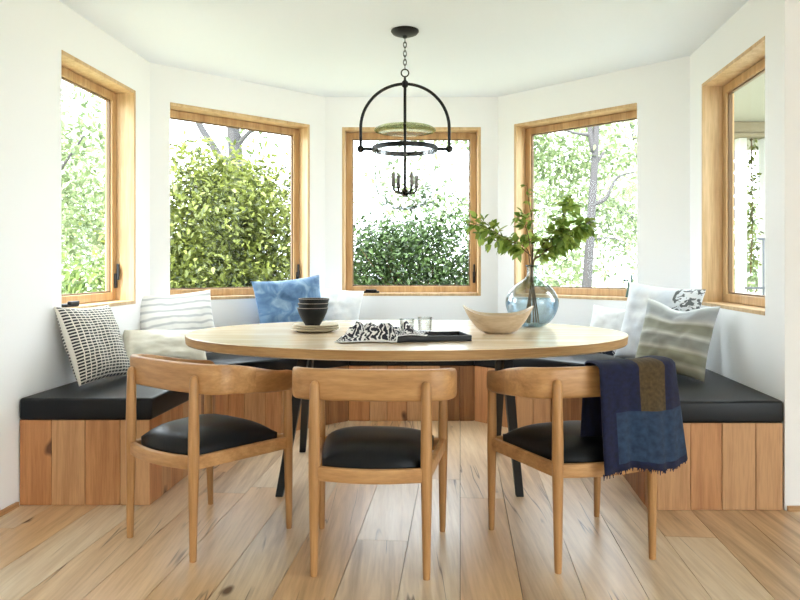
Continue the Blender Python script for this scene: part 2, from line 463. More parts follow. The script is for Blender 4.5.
def offset_poly(P, dist):
    """offset an open polyline to its right-hand side by dist (ends squared)"""
    n = len(P); out = []
    segs = []
    for a, b in zip(P, P[1:]):
        d = (b-a).normalized(); nn = V((d.y, -d.x)); segs.append((a+nn*dist, d))
    out.append(segs[0][0].copy())
    for i in range(1, n-1):
        out.append(line_isect(segs[i-1][0], segs[i-1][1], segs[i][0], segs[i][1]))
    out.append(P[-1]+V((segs[-1][1].y, -segs[-1][1].x))*dist)
    return out

# ------------------------------------------------------------------ the room
CEIL = 2.42
P = [V((-2.2454, -4.0)), V((-1.6356, 4.578)), V((-.59, 5.51)), V((.771, 5.51)), V((1.836, 4.432)), V((1.712, 3.115))]
T = .18
O_ = offset_poly(P, -T)              # outer face (room is on the right hand walking left to right)
names = ['left', 'back_left', 'back', 'back_right', 'right']
# window extents as world points along each wall (from image measurements)
W = [((-1.961+.0711*3.535, 3.535), (-1.961+.0711*4.368, 4.368)),
     ((-1.534, 4.669), (-.705, 5.423)),
     ((-.457, 5.51), (.6376, 5.51)),
     ((.879, 5.4), (1.586, 4.685)),
     ((1.815, 4.207), (1.731, 3.32))]
Z0, Z1 = .852, 2.182

for i, nm in enumerate(names):
    A, B = P[i], P[i+1]; OA, OB = O_[i], O_[i+1]
    if i == 4: OB = V((P[5].x+T, P[5].y))
    d = (B-A).normalized(); nrm = V((-d.y, d.x))          # outward
    t0 = (V(W[i][0])-A).dot(d); t1 = (V(W[i][1])-A).dot(d)
    a0 = A+d*t0; a1 = A+d*t1; b0 = a0+nrm*T; b1 = a1+nrm*T
    SP = .075
    if i < 2: b0 = b0-d*SP
    if i > 2: b1 = b1+d*SP
    bm = bmesh.new()
    ztop = CEIL+.0
    prism(bm, [A, a0, b0, OA], 0, ztop)
    prism(bm, [a1, B, OB, b1], 0, ztop)
    prism(bm, [a0, a1, b1, b0], 0, Z0)
    prism(bm, [a0, a1, b1, b0], Z1, ztop)
    w = struct(obj('wall_'+nm, bm, M['wall']))
    # ---------------- window
    root = struct(empty('window_%d' % (i+1), (a0.x+(a1.x-a0.x)/2, a0.y+(a1.y-a0.y)/2, Z0)))
    L_ = t1-t0
    def wb(bm, u0, u1, n0, n1, z0, z1):
        q = lambda u, n: (a0.x+d.x*u+nrm.x*n, a0.y+d.y*u+nrm.y*n)
        c = [q(u0, n0), q(u1, n0), q(u1, n1), q(u0, n1)]
        hexa(bm, [(p[0], p[1], z0) for p in c]+[(p[0], p[1], z1) for p in c])
    e = .001
    lt = .022
    bm = bmesh.new()
    ua, ub = (e if i < 2 else lt), (L_-e if i > 2 else L_-lt)
    if i >= 2: wb(bm, e, lt, -.003, .172, Z0+e, Z1-e)
    if i <= 2: wb(bm, L_-lt, L_-e, -.003, .172, Z0+e, Z1-e)
    wb(bm, ua, ub, -.003, .172, Z1-lt, Z1-e); wb(bm, ua, ub, -.003, .172, Z0+e, Z0+lt)
    obj('jamb_liner', bm, M['jamb'], root, world=True, bevel=.002, bseg=1)
    sw = .05; g = lt+.002; DS0, DS1 = .112, .160
    ga = -SP*DS0/T+.001 if i < 2 else g; gb = L_+SP*DS0/T-.001 if i > 2 else L_-g
    bm = bmesh.new()
    wb(bm, ga, ga+sw, DS0, DS1, Z0+g, Z1-g); wb(bm, gb-sw, gb, DS0, DS1, Z0+g, Z1-g)
    wb(bm, ga+sw, gb-sw, DS0, DS1, Z1-g-sw, Z1-g); wb(bm, ga+sw, gb-sw, DS0, DS1, Z0+g, Z0+g+sw)
    sash = obj('sash', bm, M['frame'], root, world=True, bevel=.004)
    h = g+sw; ha, hb = ga+sw, gb-sw; E0, E1 = DS0+.014, DS1-.014
    bm = bmesh.new()
    wb(bm, ha, ha+.008, E0, E1, Z0+h, Z1-h); wb(bm, hb-.008, hb, E0, E1, Z0+h, Z1-h)
    wb(bm, ha+.008, hb-.008, E0, E1, Z1-h-.008, Z1-h); wb(bm, ha+.008, hb-.008, E0, E1, Z0+h, Z0+h+.008)
    obj('glazing_bead', bm, M['bead'], root, world=True)
    bm = bmesh.new()
    wb(bm, ha+.002, hb-.002, DS0+.022, DS0+.026, Z0+h+.002, Z1-h-.002)
    obj('pane', bm, M['pane'], root, world=True)
    # side latch and crank
    side = {0: L_, 1: L_, 2: L_, 3: 0, 4: 0}[i]
    if i < 3:
        bm = bmesh.new()
        us = side-g-.02
        wb(bm, us-.010, us+.010, DS0-.015, DS0, Z0+.10, Z0+.19)
        wb(bm, us-.006, us+.006, DS0-.030, DS0-.013, Z0+.15, Z0+.25)
        obj('latch', bm, M['blackmetal'], root, world=True, bevel=.003)
    cu = {0: .10*L_, 1: .12*L_, 2: .15*L_, 3: .62*L_, 4: .5*L_}[i]
    bm = bmesh.new()
    if i < 3:
        wb(bm, cu, cu+.13, .02, .075, Z0+lt, Z0+lt+.016)
        wb(bm, cu+.02, cu+.11, .008, .03, Z0+lt+.012, Z0+lt+.03)
        obj('crank', bm, M['blackmetal'], root, world=True, bevel=.006)
    else: bm.free()

bm = bmesh.new()
prism(bm, [(1.7125, 3.114), (4.2, 3.114), (4.2, 3.114+T), (1.712+T+.001, 3.114+T), (1.712+T+.001, 3.1155), (1.7125, 3.1149)], 0, CEIL)
struct(obj('wall_return', bm, M['wall']))

bm = bmesh.new(); box(bm, -2.45, 4.2, -4.2, -4.001, 0, CEIL)
struct(obj('wall_front_added', bm, M['wall']))  # unseen wall added behind the camera to weaken the frontal light

bm = bmesh.new(); box(bm, 4.201, 4.38, -.3, 3.294, 0, CEIL)
struct(obj('wall_far_right_added', bm, M['wall']))  # unseen wall put in to cut light entering from the right

# ceiling: one slab over the bay and the room behind the camera
bm = bmesh.new()
OC = offset_poly(P, -T-.25)
prism(bm, [V((-2.6, -4.4)), V((-2.6, OC[0].y)), OC[1], OC[2], OC[3], OC[4], V((2.2, 3.55)), V((4.6, 3.55)), V((4.6, -4.4))], CEIL, CEIL+.22)
struct(obj('ceiling', bm, M['ceil']))

# floor: real boards of random length, running a few degrees off the view axis
bm = bmesh.new()
a_ = .0857; ca, sa = math.cos(a_), math.sin(a_)
bw = .205
k = -24
while k < 28:
    u0 = k*bw; y = -5-random.random()*2
    while y < 7:
        ln = random.uniform(1.5, 3.2)
        c = [(u0+.0012, y), (u0+bw-.0012, y), (u0+bw-.0012, y+ln-.002), (u0+.0012, y+ln-.002)]
        y += ln
        w_ = [(p[0]*ca+p[1]*sa, -p[0]*sa+p[1]*ca) for p in c]
        hexa(bm, [(p[0], p[1], -.02) for p in w_]+[(p[0], p[1], 0) for p in w_])
    k += 1
def cut(bm, co, no):
    bmesh.ops.bisect_plane(bm, geom=bm.verts[:]+bm.edges[:]+bm.faces[:], plane_co=co, plane_no=no, clear_outer=True)
for i in range(4):
    d = (O_[i+1]-O_[i]).normalized()
    cut(bm, (O_[i].x, O_[i].y, 0), (-d.y, d.x, 0))
cut(bm, (0, -4.4, 0), (0, -1, 0)); cut(bm, (4.2, 0, 0), (1, 0, 0))
# behind the return wall there is no floor
bm2 = bm.copy()
cut(bm, (1.95, 0, 0), (1, 0, 0)); 
cut(bm2, (1.95, 0, 0), (-1, 0, 0)); cut(bm2, (0, 3.29, 0), (0, 1, 0))
me_ = bpy.data.meshes.new('tmp'); bm2.to_mesh(me_); bm2.free(); bm.from_mesh(me_); bpy.data.meshes.remove(me_)
fl = struct(obj('floor', bm, M['floor']))
bm = bmesh.new()
prism(bm, [V((O_[0].x, -4.4)), V((O_[0].x, O_[0].y)), O_[1], O_[2], O_[3], O_[4], V((1.9, 3.29)), V((4.2, 3.29)), V((4.2, -4.4))], -.2, -.0205)
sub = obj('subfloor', bm, M['gap'], fl)

# wooden base strips
bm = bmesh.new()
xl = lambda y: -1.961+.0711*y
prism(bm, [(xl(-3.9)+.001, -3.9), (xl(3.165)+.001, 3.165), (xl(3.165)+.014, 3.165), (xl(-3.9)+.014, -3.9)], 0, .022)
struct(obj('baseboard_left', bm, M['trim']))
bm = bmesh.new(); box(bm, 1.722, 4.15, 3.10, 3.1135, 0, .022)
struct(obj('baseboard_right', bm, M['trim']))

# ------------------------------------------------------------------ built-in bench
BD = .6; WT = .388; CT = .489
P2 = [V((xl(3.18)+.003, 3.18))]+[p.copy() for p in P[1:5]]+[V((1.708, 3.125))]
# pull corners a hair off the walls
Q = offset_poly(P2, BD)
Q[0] = V((-1.137, 3.18)); Q[-1] = V((1.105, 3.118))
Pin = offset_poly(P2, .004)
Pin[0] = V((xl(3.18)+.006, 3.18)); Pin[-1] = V((1.706, 3.118))
bench = tag(empty('bench', (.07, 4.6, 0)), 'built-in corner bench of vertical reddish planks wrapping round the bay under the windows', 'bench')
PL = .02
def planks(a, b, widths, name, first=0):
    """vertical boards standing along a->b, outer face on the line, body behind (left-hand side)"""
    d = (b-a); Lg = d.length; d.normalize(); nn = V((-d.y, d.x))
    bm = bmesh.new(); u = 0; k = 0
    while u < Lg-.004:
        w = widths[k % len(widths)]; k += 1
        if Lg-(u+w) < .05: w = Lg-u
        off = 0.0 if k % 3 else .0015
        p0, p1 = a+d*(u+.0012)+nn*off, a+d*(u+w-.0012)+nn*off
        q0, q1 = p0+nn*PL, p1+nn*PL
        hexa(bm, [(p.x, p.y, 0.001) for p in (p0, p1, q1, q0)]+[(p.x, p.y, WT) for p in (p0, p1, q1, q0)])
        u += w
    return obj(name, bm, M['bench'], bench, world=True, bevel=.0015, bseg=1)
ww = [.135, .11, .15, .12, .14, .105, .128]
for i in range(5):
    planks(Q[i], Q[i+1], ww[i:]+ww[:i], 'front_panel')
planks(Pin[0], Q[0], [.145, .152, .16, .13], 'end_panel')
planks(Q[-1], Pin[-1], [.04, .15, .14, .15, .13], 'end_panel')
Qi = offset_poly(Q, -.024); Qi[0] = Q[0]+V((-.024, .024)); Qi[-1] = Q[-1]+V((.024, .024))
bm = bmesh.new()
pin2 = [p.copy() for p in Pin]; pin2[0].y += .024; pin2[-1].y += .024
for i in range(5):
    prism(bm, [pin2[i], pin2[i+1], Qi[i+1], Qi[i]], .001, WT-.003)
obj('carcass', bm, M['carcass'], bench, world=True)

cl = ['black vinyl bench cushion nearest on the left, below the left window', 'black vinyl bench cushion under the back left window, behind the table',
      'black vinyl bench cushion under the middle window, seen below the table', 'black vinyl bench cushion under the back right window, behind the vase',
      'black vinyl bench cushion nearest on the right, beside the plain end of the wall']
Qc = offset_poly(Q, .012); Qc[0] = Q[0]+V((.012, -.012)); Qc[-1] = Q[-1]+V((-.012, -.012))
pc = [p.copy() for p in Pin]; pc[0].y -= .012; pc[0].x += .002; pc[-1].y -= .012
for i in range(5):
    poly = [pc[i], pc[i+1], Qc[i+1], Qc[i]]
    cen = sum(poly, V((0, 0)))/4
    bm = bmesh.new()
    # shrink the mitred ends a little so neighbours only just part
    dd = (pc[i+1]-pc[i]).normalized()*.0015
    poly = [poly[0]+dd, poly[1]-dd, poly[2]-dd, poly[3]+dd]
    prism(bm, poly, WT+.0005, CT)
    c = obj('bench_cushion', bm, M['vinyl'], bevel=.014, bseg=4, smooth=True)
    recentre(c, (cen.x, cen.y, WT))
    tag(c, cl[i], 'cushion', 'bench cushions')

# ------------------------------------------------------------------ table
TX, TY, TA, TB, TZ = .032, 3.605, 1.115, .80, .75
table = tag(empty('dining_table', (TX, TY, 0)), 'large oval oak dining table on black splayed metal legs', 'table')
bm = bmesh.new()
n = 96
el = lambda s, z: [bm.verts.new(((TA-s)*math.cos(2*PI*k/n), (TB-s)*math.sin(2*PI*k/n), z)) for k in range(n)]
top_in = el(.003, TZ); top_e = el(0., TZ-.003); bot_e = el(.004, TZ-.040); bot_in = el(.010, TZ-.046)
f = bm.faces.new(top_in)
for a, b in ((top_in, top_e), (top_e, bot_e), (bot_e, bot_in)):
    for k in range(n):
        ff = bm.faces.new([a[k], a[(k+1) % n], b[(k+1) % n], b[k]])
        if a is top_e: ff.material_index = 1
bm.faces.new(bot_in[::-1])
obj('tabletop', bm, [M['table'], M['table_edge']], table, autosmooth=30, smooth=True)
for sx in (-1, 1):
    for sy in (-1, 1):
        bm = bmesh.new()
        # flat tapered blade, broad at the top, slim at the foot
        foot = V((sx*.568-.034, sy*.395+.10, 0)); top = V((sx*.515-.002, sy*.085+.10, TZ-.066))
        pts = []
        for t in (0, .25, .5, .75, 1):
            c = foot.lerp(top, t) + V((0, -sy*.02*math.sin(PI*t), 0))
            wx = .030+.012*t; wy = .026+.075*t**1.8
            pts.append((c, wx, wy))
        rings = [[bm.verts.new((c.x+a*wx*.6, c.y+b*wy*.6, c.z)) for a, b in ((-1, -1), (1, -1), (1, 1), (-1, 1))] for c, wx, wy in pts]
        for r0, r1 in zip(rings, rings[1:]):
            for k in range(4): bm.faces.new([r0[k], r0[(k+1) % 4], r1[(k+1) % 4], r1[k]])
        bm.faces.new(rings[0][::-1]); bm.faces.new(rings[-1])
        obj('leg', bm, M['steel'], table, bevel=.003)
    bm = bmesh.new(); box(bm, sx*.515-.052, sx*.515+.048, -.36, .50, TZ-.066, TZ-.0465)
    obj('top_plate', bm, M['steel'], table, bevel=.002)
bm = bmesh.new(); box(bm, -.45, .45, .06, .12, TZ-.0859, TZ-.0465)
obj('stretcher', bm, M['steel'], table, bevel=.002)

# ------------------------------------------------------------------ chairs
def catmull(P_, m=10):
    P_ = [V(p) for p in P_]; out = []
    E = [P_[0]*2-P_[1]]+P_+[P_[-1]*2-P_[-2]]
    for i in range(1, len(E)-2):
        for s in range(m):
            t = s/m; a, b, c, d = E[i-1], E[i], E[i+1], E[i+2]
            out.append(.5*((2*b)+(c-a)*t+(2*a-5*b+4*c-d)*t*t+(3*b-a-3*c+d)*t**3))
    out.append(E[-2]); return out

half = [(.249, .240), (.266, .15), (.282, .04), (.289, -.06), (.272, -.147), (.215, -.187), (.11, -.200)]
band = catmull([(-x, y, 0) for x, y in half]+[(0, -.204, 0)]+[(x, y, 0) for x, y in half[::-1]], 8)
NB = len(band)
def band_sec(i):
    p = band[i]; t = (band[min(i+1, NB-1)]-band[max(i-1, 0)]).normalized()
    nn = V((t.y, -t.x, 0))                                     # outward
    k = min(1, max(0, (p.y+.19)/.42)); k = k*k*(3-2*k)           # 0 at the back, 1 at the arm ends
    zc = .668-.050*k; hh = (.112-.030*k)/2; th = (.030+.008*k)/2
    return p, nn, zc, hh, th
def band_bm(i0, i1):
    bm = bmesh.new(); rings = []
    for i in range(i0, i1+1):
        p, nn, zc, hh, th = band_sec(i)
        e = min(i, NB-1-i)
        if e < 3: q = (.55, .84, .96)[e]; hh *= q; th *= q
        ring = []
        for k in range(20):
            a = 2*PI*k/20; c, s = math.cos(a), math.sin(a)
            ring.append(bm.verts.new(p+nn*th*math.copysign(abs(c)**.45, c)+V((0, 0, zc+hh*math.copysign(abs(s)**.28, s)))))
        rings.append(ring)
    for a, b in zip(rings, rings[1:]):
        for k in range(20): bm.faces.new([a[k], a[(k+1) % 20], b[(k+1) % 20], b[k]])
    bm.faces.new(rings[0][::-1]); bm.faces.new(rings[-1])
    return bm

def make_chair():
    t = empty('armchair', (0, 0, 0))
    j0 = 20; j1 = NB-1-j0
    obj('backrest', band_bm(j0, j1), M['oak'], t, smooth=True, autosmooth=50)
    obj('armrest', band_bm(0, j0), M['oak_arm'], t, smooth=True, autosmooth=50)
    obj('armrest', band_bm(j1, NB-1), M['oak_arm'], t, smooth=True, autosmooth=50)
    for sx in (-1, 1):
        bm = bmesh.new()
        b = V((sx*.198, -.222, 0)); a = V((sx*.197, -.216, .684))
        zz = [0, .02, .2, .36, .45, .6, .668, .680, .684]; rr = [.0125, .0135, .017, .0205, .0205, .0185, .0165, .011, .002]
        tube(bm, [b.lerp(a, z/.684) for z in zz], rr, 14); obj('leg', bm, M['oak_leg'], t, smooth=True, autosmooth=50)
        bm = bmesh.new()
        b = V((sx*.250, .222, 0)); a = V((sx*.253, .208, .60))
        zz = [0, .02, .2, .36, .45, .58, .60]; rr = [.0115, .0125, .0165, .0195, .0190, .0165, .016]
        tube(bm, [b.lerp(a, z/.60) for z in zz], rr, 14); obj('leg', bm, M['oak_leg'], t, smooth=True, autosmooth=50)
    r0, r1 = .335, .384
    def rail(pts, th):
        bm = bmesh.new(); n = len(pts); rings = []
        pts = [V((x, y, 0)) for x, y in pts]
        for i, p in enumerate(pts):
            d = (pts[min(i+1, n-1)]-pts[max(i-1, 0)]).normalized(); nn = V((d.y, -d.x, 0))*th/2
            rings.append([bm.verts.new(q) for q in (p-nn+V((0, 0, r0)), p+nn+V((0, 0, r0)), p+nn+V((0, 0, r1)), p-nn+V((0, 0, r1)))])
        for a, b in zip(rings, rings[1:]):
            for k in range(4): bm.faces.new([a[k], a[(k+1) % 4], b[(k+1) % 4], b[k]])
        bm.faces.new(rings[0][::-1]); bm.faces.new(rings[-1])
        return obj('seat_rail', bm, M['oak'], t, bevel=.005)
    rail([(-.195+.39*i/12, -.216-.032*math.sin(PI*i/12)) for i in range(13)], .024)
    rail([(-.250+.50*i/10, .214+.01*math.sin(PI*i/10)) for i in range(11)], .024)
    for sx in (-1, 1): rail([(sx*.198, -.216), (sx*.251, .214)], .024)
    # domed seat pad
    bm = bmesh.new(); n = 22; G = []
    for i in range(n+1):
        row = []
        for j in range(n+1):
            u = -1+2*j/n; v = -1+2*i/n
            # round the corners of the square a bit
            uu = u*math.sqrt(1-.10*v*v); vv = v*math.sqrt(1-.10*u*u)
            y = vv*.198; y -= (.030*(1-u*u))*(1-v)/2
            x = uu*(.184+.042*(v+1)/2)
            z = .384+.016+.060*((1-abs(u)**3.2)*(1-abs(v)**3.2))**.62
            row.append(bm.verts.new((x, y+.0, z)))
        G.append(row)
    for i in range(n):
        for j in range(n): bm.faces.new([G[i][j], G[i][j+1], G[i+1][j+1], G[i+1][j]])
    ed = [e for e in bm.edges if e.is_boundary]
    r = bmesh.ops.extrude_edge_only(bm, edges=ed)
    for v in r['geom']:
        if isinstance(v, bmesh.types.BMVert): v.co.z = .372
    bmesh.ops.holes_fill(bm, edges=[e for e in bm.edges if e.is_boundary], sides=0)
    obj('seat', bm, M['leather'], t, smooth=True, autosmooth=60)
    return t

def copy_tree(o, parent=None):
    c = o.copy(); C.objects.link(c)
    if parent: c.parent = parent
    for ch in list(o.children): copy_tree(ch, c)
    return c
CH = [((-.793, 2.874), (.270, .374), 'oak armchair with black seat on the left, turned toward the table from the left bench'),
      ((-.090, 2.668), (.028, .41), 'oak armchair with black seat in the middle, its curved back square to the viewer'),
      ((.683, 2.755), (-.126, .399), 'oak armchair with black seat on the right, with a blue throw over its back')]
chairs = []
c0 = make_chair()
for i, ((x, y), (dx, dy), lb) in enumerate(CH):
    c = c0 if i == 0 else copy_tree(c0)
    c.location = (x, y, 0); c.rotation_euler = (0, 0, math.atan2(dy, dx)-PI/2)
    tag(c, lb, 'chair', 'armchairs along the near side of the table'); chairs.append(c)

# ------------------------------------------------------------------ throw over the right chair
ch = chairs[2]
MW = Matrix.Translation(ch.location) @ Matrix.Rotation(ch.rotation_euler.z, 4, 'Z')
iA = min(range(NB), key=lambda i: abs(band[i].x+.055) + (0 if band[i].y < -.1 else 9))
iB = min(range(NB), key=lambda i: abs(band[i].y+.03) + (0 if band[i].x > .1 else 9))
bm = bmesh.new(); uvl = bm.loops.layers.uv.new('UVMap')
cols = []
NS = 44
for a in range(NS+1):
    fi = iA+(iB-iA)*a/NS; i = int(fi); fr = fi-i
    p0, n0, zc, hh, th = band_sec(i); p1, n1, *_ = band_sec(min(i+1, NB-1))
    p = p0.lerp(p1, fr); nn = n0.lerp(n1, fr).normalized()
    u = a/NS; prof = []
    zt = zc+hh+.007
    zb = .352+.014*math.sin(u*9)+.012*u
    rp = .006*math.sin(u*21)+.004*math.sin(u*47+1)
    for k in range(15):                                     # outside, bottom to top
        s = k/14; z = zb+(zt-.012-zb)*s
        o = th+.046+.030*(1-s)**1.2+rp*(1-s)**.8*1.4
        prof.append((p+nn*o+V((0, 0, z)), (u, .74*s)))
    for k in range(1, 6):                                   # over the top
        an = PI*k/6
        cn = math.cos(an); oo = (th+.046)*cn if cn > 0 else (th+.022)*cn
        prof.append((p+nn*oo+V((0, 0, zt-.012+.018*math.sin(an))), (u, .74+.04*k/6)))
    zi = .40+.02*math.sin(u*7+2)
    for k in range(0, 12):
        s = k/11; z = zt-.012-(zt-.012-zi)*s
        o = -(th+.022)-.012*s-(rp+.012)*s
        prof.append((p+nn*o+V((0, 0, z)), (u, .80+.2*s)))
    cols.append([(bm.verts.new(q), uv) for q, uv in prof])
for a, b in zip(cols, cols[1:]):
    for k in range(len(a)-1):
        vs = [a[k], b[k], b[k+1], a[k+1]]
        f = bm.faces.new([v for v, _ in vs])
        for lp, (_, uv) in zip(f.loops, vs): lp[uvl].uv = uv
edge_pts = [c[0][0].co.copy() for c in cols]; side_pts = [v.co.copy() for v, _ in cols[-1][:12]]
bmesh.ops.transform(bm, matrix=MW, verts=bm.verts[:])
th_o = obj('throw', bm, M['throw'], smooth=True)
so = th_o.modifiers.new('thick', 'SOLIDIFY'); so.thickness = .007; so.offset = 1
base = MW @ V((.2, -.2, .35)); recentre(th_o, base)
tag(th_o, 'navy patchwork throw with a brown stripe and frayed hem hanging over the right armchair', 'throw')
bm = bmesh.new(); random.seed(3)
for j, q in enumerate(edge_pts):
    for r in range(2):
        s = q+V((random.uniform(-.006, .006), random.uniform(-.006, .006), .004)); l = random.uniform(.008, .02)
        if j > NS*.72 and j < NS*.86: l += .018
        tube(bm, [s, s+V((random.uniform(-.006, .006), random.uniform(-.004, .004), -l))], [.003, .0012], 5)
dr = (side_pts[0]-edge_pts[-4]).normalized()
for q in side_pts[::1]:
    tube(bm, [q, q+V((.004, .012, -.006))*random.uniform(.6, 1.3)], [.004, .0015], 5)
bmesh.ops.transform(bm, matrix=MW, verts=bm.verts[:])
obj('fringe', bm, M['fringe'], th_o, world=True)

# ------------------------------------------------------------------ pillows
def pillow(label, mat, w, h, th, loc, yaw, tilt, roll=0, rest=CT, wrinkle=.006, seed=0, group='loose pillows on the bench', n=30, ear=.07, sag=0, pins=()):
    bm = bmesh.new(); uvl = bm.loops.layers.uv.new('UVMap')
    sides = []
    for sgn in (-1, 1):
        G = []
        for i in range(n+1):
            row = []
            for j in range(n+1):
                u = -1+2*j/n; v = -1+2*i/n
                pr = max(0., (1-abs(u)**2.4)*(1-abs(v)**2.4))**.5
                x = u*w/2*(1-ear*(1-v*v)); z = v*h/2*(1-ear*(1-u*u))
                nv = V((u*2.1+seed*7, v*2.1+sgn*3, seed))
                wr = mnoise.noise(nv)*wrinkle*1.6+mnoise.noise(nv*2.6)*wrinkle
                y = sgn*(th/2*pr+.003)+wr*min(1, pr*1.4)
                if sag: z -= sag*math.exp(-(u/.5)**2)*max(0, v)*h   # chopped top
                row.append((x, y, z+h/2, u*.5+.5, v*.5+.5))
            G.append(row)
        sides.append(G)
    vg = [[[bm.verts.new(q[:3]) for q in row] for row in G] for G in sides]
    for sidx in (0, 1):
        for i in range(n):
            for j in range(n):
                ids = [(i, j), (i, j+1), (i+1, j+1), (i+1, j)]
                if sidx: ids = ids[::-1]
                f = bm.faces.new([vg[sidx][a][b] for a, b in ids])
                for lp, (a, b) in zip(f.loops, ids): lp[uvl].uv = sides[sidx][a][b][3:]
    rim = [(0, j) for j in range(n)]+[(i, n) for i in range(n)]+[(n, j) for j in range(n, 0, -1)]+[(i, 0) for i in range(n, 0, -1)]
    for (a, b), (c, d) in zip(rim, rim[1:]+rim[:1]):
        f = bm.faces.new([vg[1][a][b], vg[1][c][d], vg[0][c][d], vg[0][a][b]])
        for lp, (p, q) in zip(f.loops, ((a, b), (c, d), (c, d), (a, b))): lp[uvl].uv = sides[0][p][q][3:]
    R = Matrix.Rotation(yaw, 4, 'Z') @ Matrix.Rotation(-tilt, 4, 'X') @ Matrix.Rotation(roll, 4, 'Y')
    bmesh.ops.transform(bm, matrix=R, verts=bm.verts[:])
    zmin = min(v.co.z for v in bm.verts)
    bmesh.ops.translate(bm, verts=bm.verts[:], vec=V((0, 0, -zmin)))
    o = obj('pillow', bm, mat, smooth=True, recalc=False)
    o.location = (loc[0], loc[1], rest+.001)
    return tag(o, label, 'pillow', group)
rad = math.radians
pillow('off white pillow woven with dark dashes, leaning at the left wall', M['f_brick'], .45, .41, .14, (-1.508, 3.605), rad(80), rad(21), rad(2), seed=1)
pillow('plain cream lumbar pillow lying behind the left armchair', M['f_cream'], .50, .24, .12, (-1.40, 4.17), rad(20), rad(35), rad(2), seed=2)
pillow('white pillow with fine grey stripes below the back left window', M['f_thin'], .52, .43, .13, (-1.40, 4.53), rad(38), rad(18), rad(-3), seed=3)
pillow('faded blue pillow propped in the corner behind the stacked bowls', M['f_denim'], .52, .50, .15, (-.745, 5.04), rad(28), rad(12), rad(-5), seed=4, wrinkle=.014)
pillow('plain white pillow between the blue pillow and the middle window', M['f_white'], .44, .42, .13, (-.54, 5.28), rad(-2), rad(14), rad(6), seed=5)
pillow('white pillow with navy blotches, mostly hidden by the right end of the table', M['f_navy'], .32, .33, .10, (1.335, 4.57), rad(-45), rad(18), rad(4), seed=6)
pillow('large white pillow with a dark printed corner, behind the grey striped pillow', M['f_tie'], .50, .48, .15, (1.475, 4.13), rad(-52), rad(14), rad(4), seed=7, wrinkle=.012)
pillow('grey green striped pillow leaning at the right, in front of the white pillow', M['f_band'], .42, .405, .13, (1.435, 3.77), rad(-50), rad(17), rad(4), seed=8, wrinkle=.012, sag=.10)

# ------------------------------------------------------------------ things on the table
def at(px, py, z):
    """point at height z seen at pixel (px, py)"""
    Y = (H-z)*F/(py-266); return V(((px-400)/F*Y, Y, z))
TT = TZ+.0006
# plates
pp = at(315, 331.5, TZ); pp.z = TT
for i, (r, lb) in enumerate(((.128, 'widest sand coloured plate, lowest of the stack under the bowls'), (.122, 'sand coloured plate in the middle of the stack of three'),
                             (.118, 'sand coloured plate on top of the stack, carrying the black bowls'))):
    bm = bmesh.new()
    lathe(bm, [(0, 0), (r*.6, 0), (r*.72, .004), (r*.96, .0125), (r, .0155), (r*.985, .0185), (r*.93, .017), (r*.7, .0095), (r*.55, .0075), (0, .0072)], seg=48)
    o = obj('plate', bm, M['plate'], smooth=True, autosmooth=60)
    o.location = (pp.x+.004*i, pp.y-.003*i, TT+i*.0108); tag(o, lb, 'plate', 'plates stacked on the table')
pz = TT+2*.0108+.0075
for i, lb in enumerate(('black bowl at the bottom of the nested stack, showing its whole side', 'black bowl nested in the middle of the stack', 'black bowl on top of the nested stack')):
    r = .080
    bm = bmesh.new()
    prof = [(0, 0), (.036, 0), (.040, .006), (.060, .040), (.072, .066), (r, .092), (r-.0015, .0945), (r-.004, .093), (.067, .066), (.055, .042), (.034, .013), (0, .010)]
    lathe(bm, prof, seg=44)
    for f in bm.faces:
        if min(v.co.z for v in f.verts) > .0915: f.material_index = 1
    o = obj('bowl', bm, [M['bowl_black'], M['bowl_rim']], smooth=True, autosmooth=60)
    o.location = (pp.x-.012+.003*i, pp.y+.002*i, pz+i*.0235); tag(o, lb, 'bowl', 'nested black bowls')

# saddle shaped wooden bowl
wp = at(498, 333, TZ)
bm = bmesh.new(); n = 56
def wb_ring(t, inner):
    ring = []
    for k in range(n):
        a = 2*PI*k/n; c, s = math.cos(a), math.sin(a)
        rx = .058+(.178-.058)*t**.75; ry = .048+(.125-.048)*t**.62
        zr = .092+.046*c*c*abs(c)+.006*max(0, c)*0
        z = zr*t**1.45
        if inner: rx -= .010*(1-.5*t); ry -= .010*(1-.5*t); z = z*(1-.0)+.012*(1-t)
        ring.append(bm.verts.new((rx*c, ry*s, z)))
    return ring
rings = [wb_ring(t/9, 0) for t in range(10)]+[wb_ring(t/9, 1) for t in range(9, -1, -1)]
for a, b in zip(rings, rings[1:]):
    for k in range(n): bm.faces.new([a[k], a[(k+1) % n], b[(k+1) % n], b[k]])
bm.faces.new(rings[0][::-1]); bm.faces.new(rings[-1])
o = obj('wooden_bowl', bm, M['maple'], smooth=True, autosmooth=70)
o.location = (wp.x, wp.y, TT); o.rotation_euler = (0, 0, rad(-6))
tag(o, 'pale wooden bowl with raised ends in front of the glass vase', 'bowl')

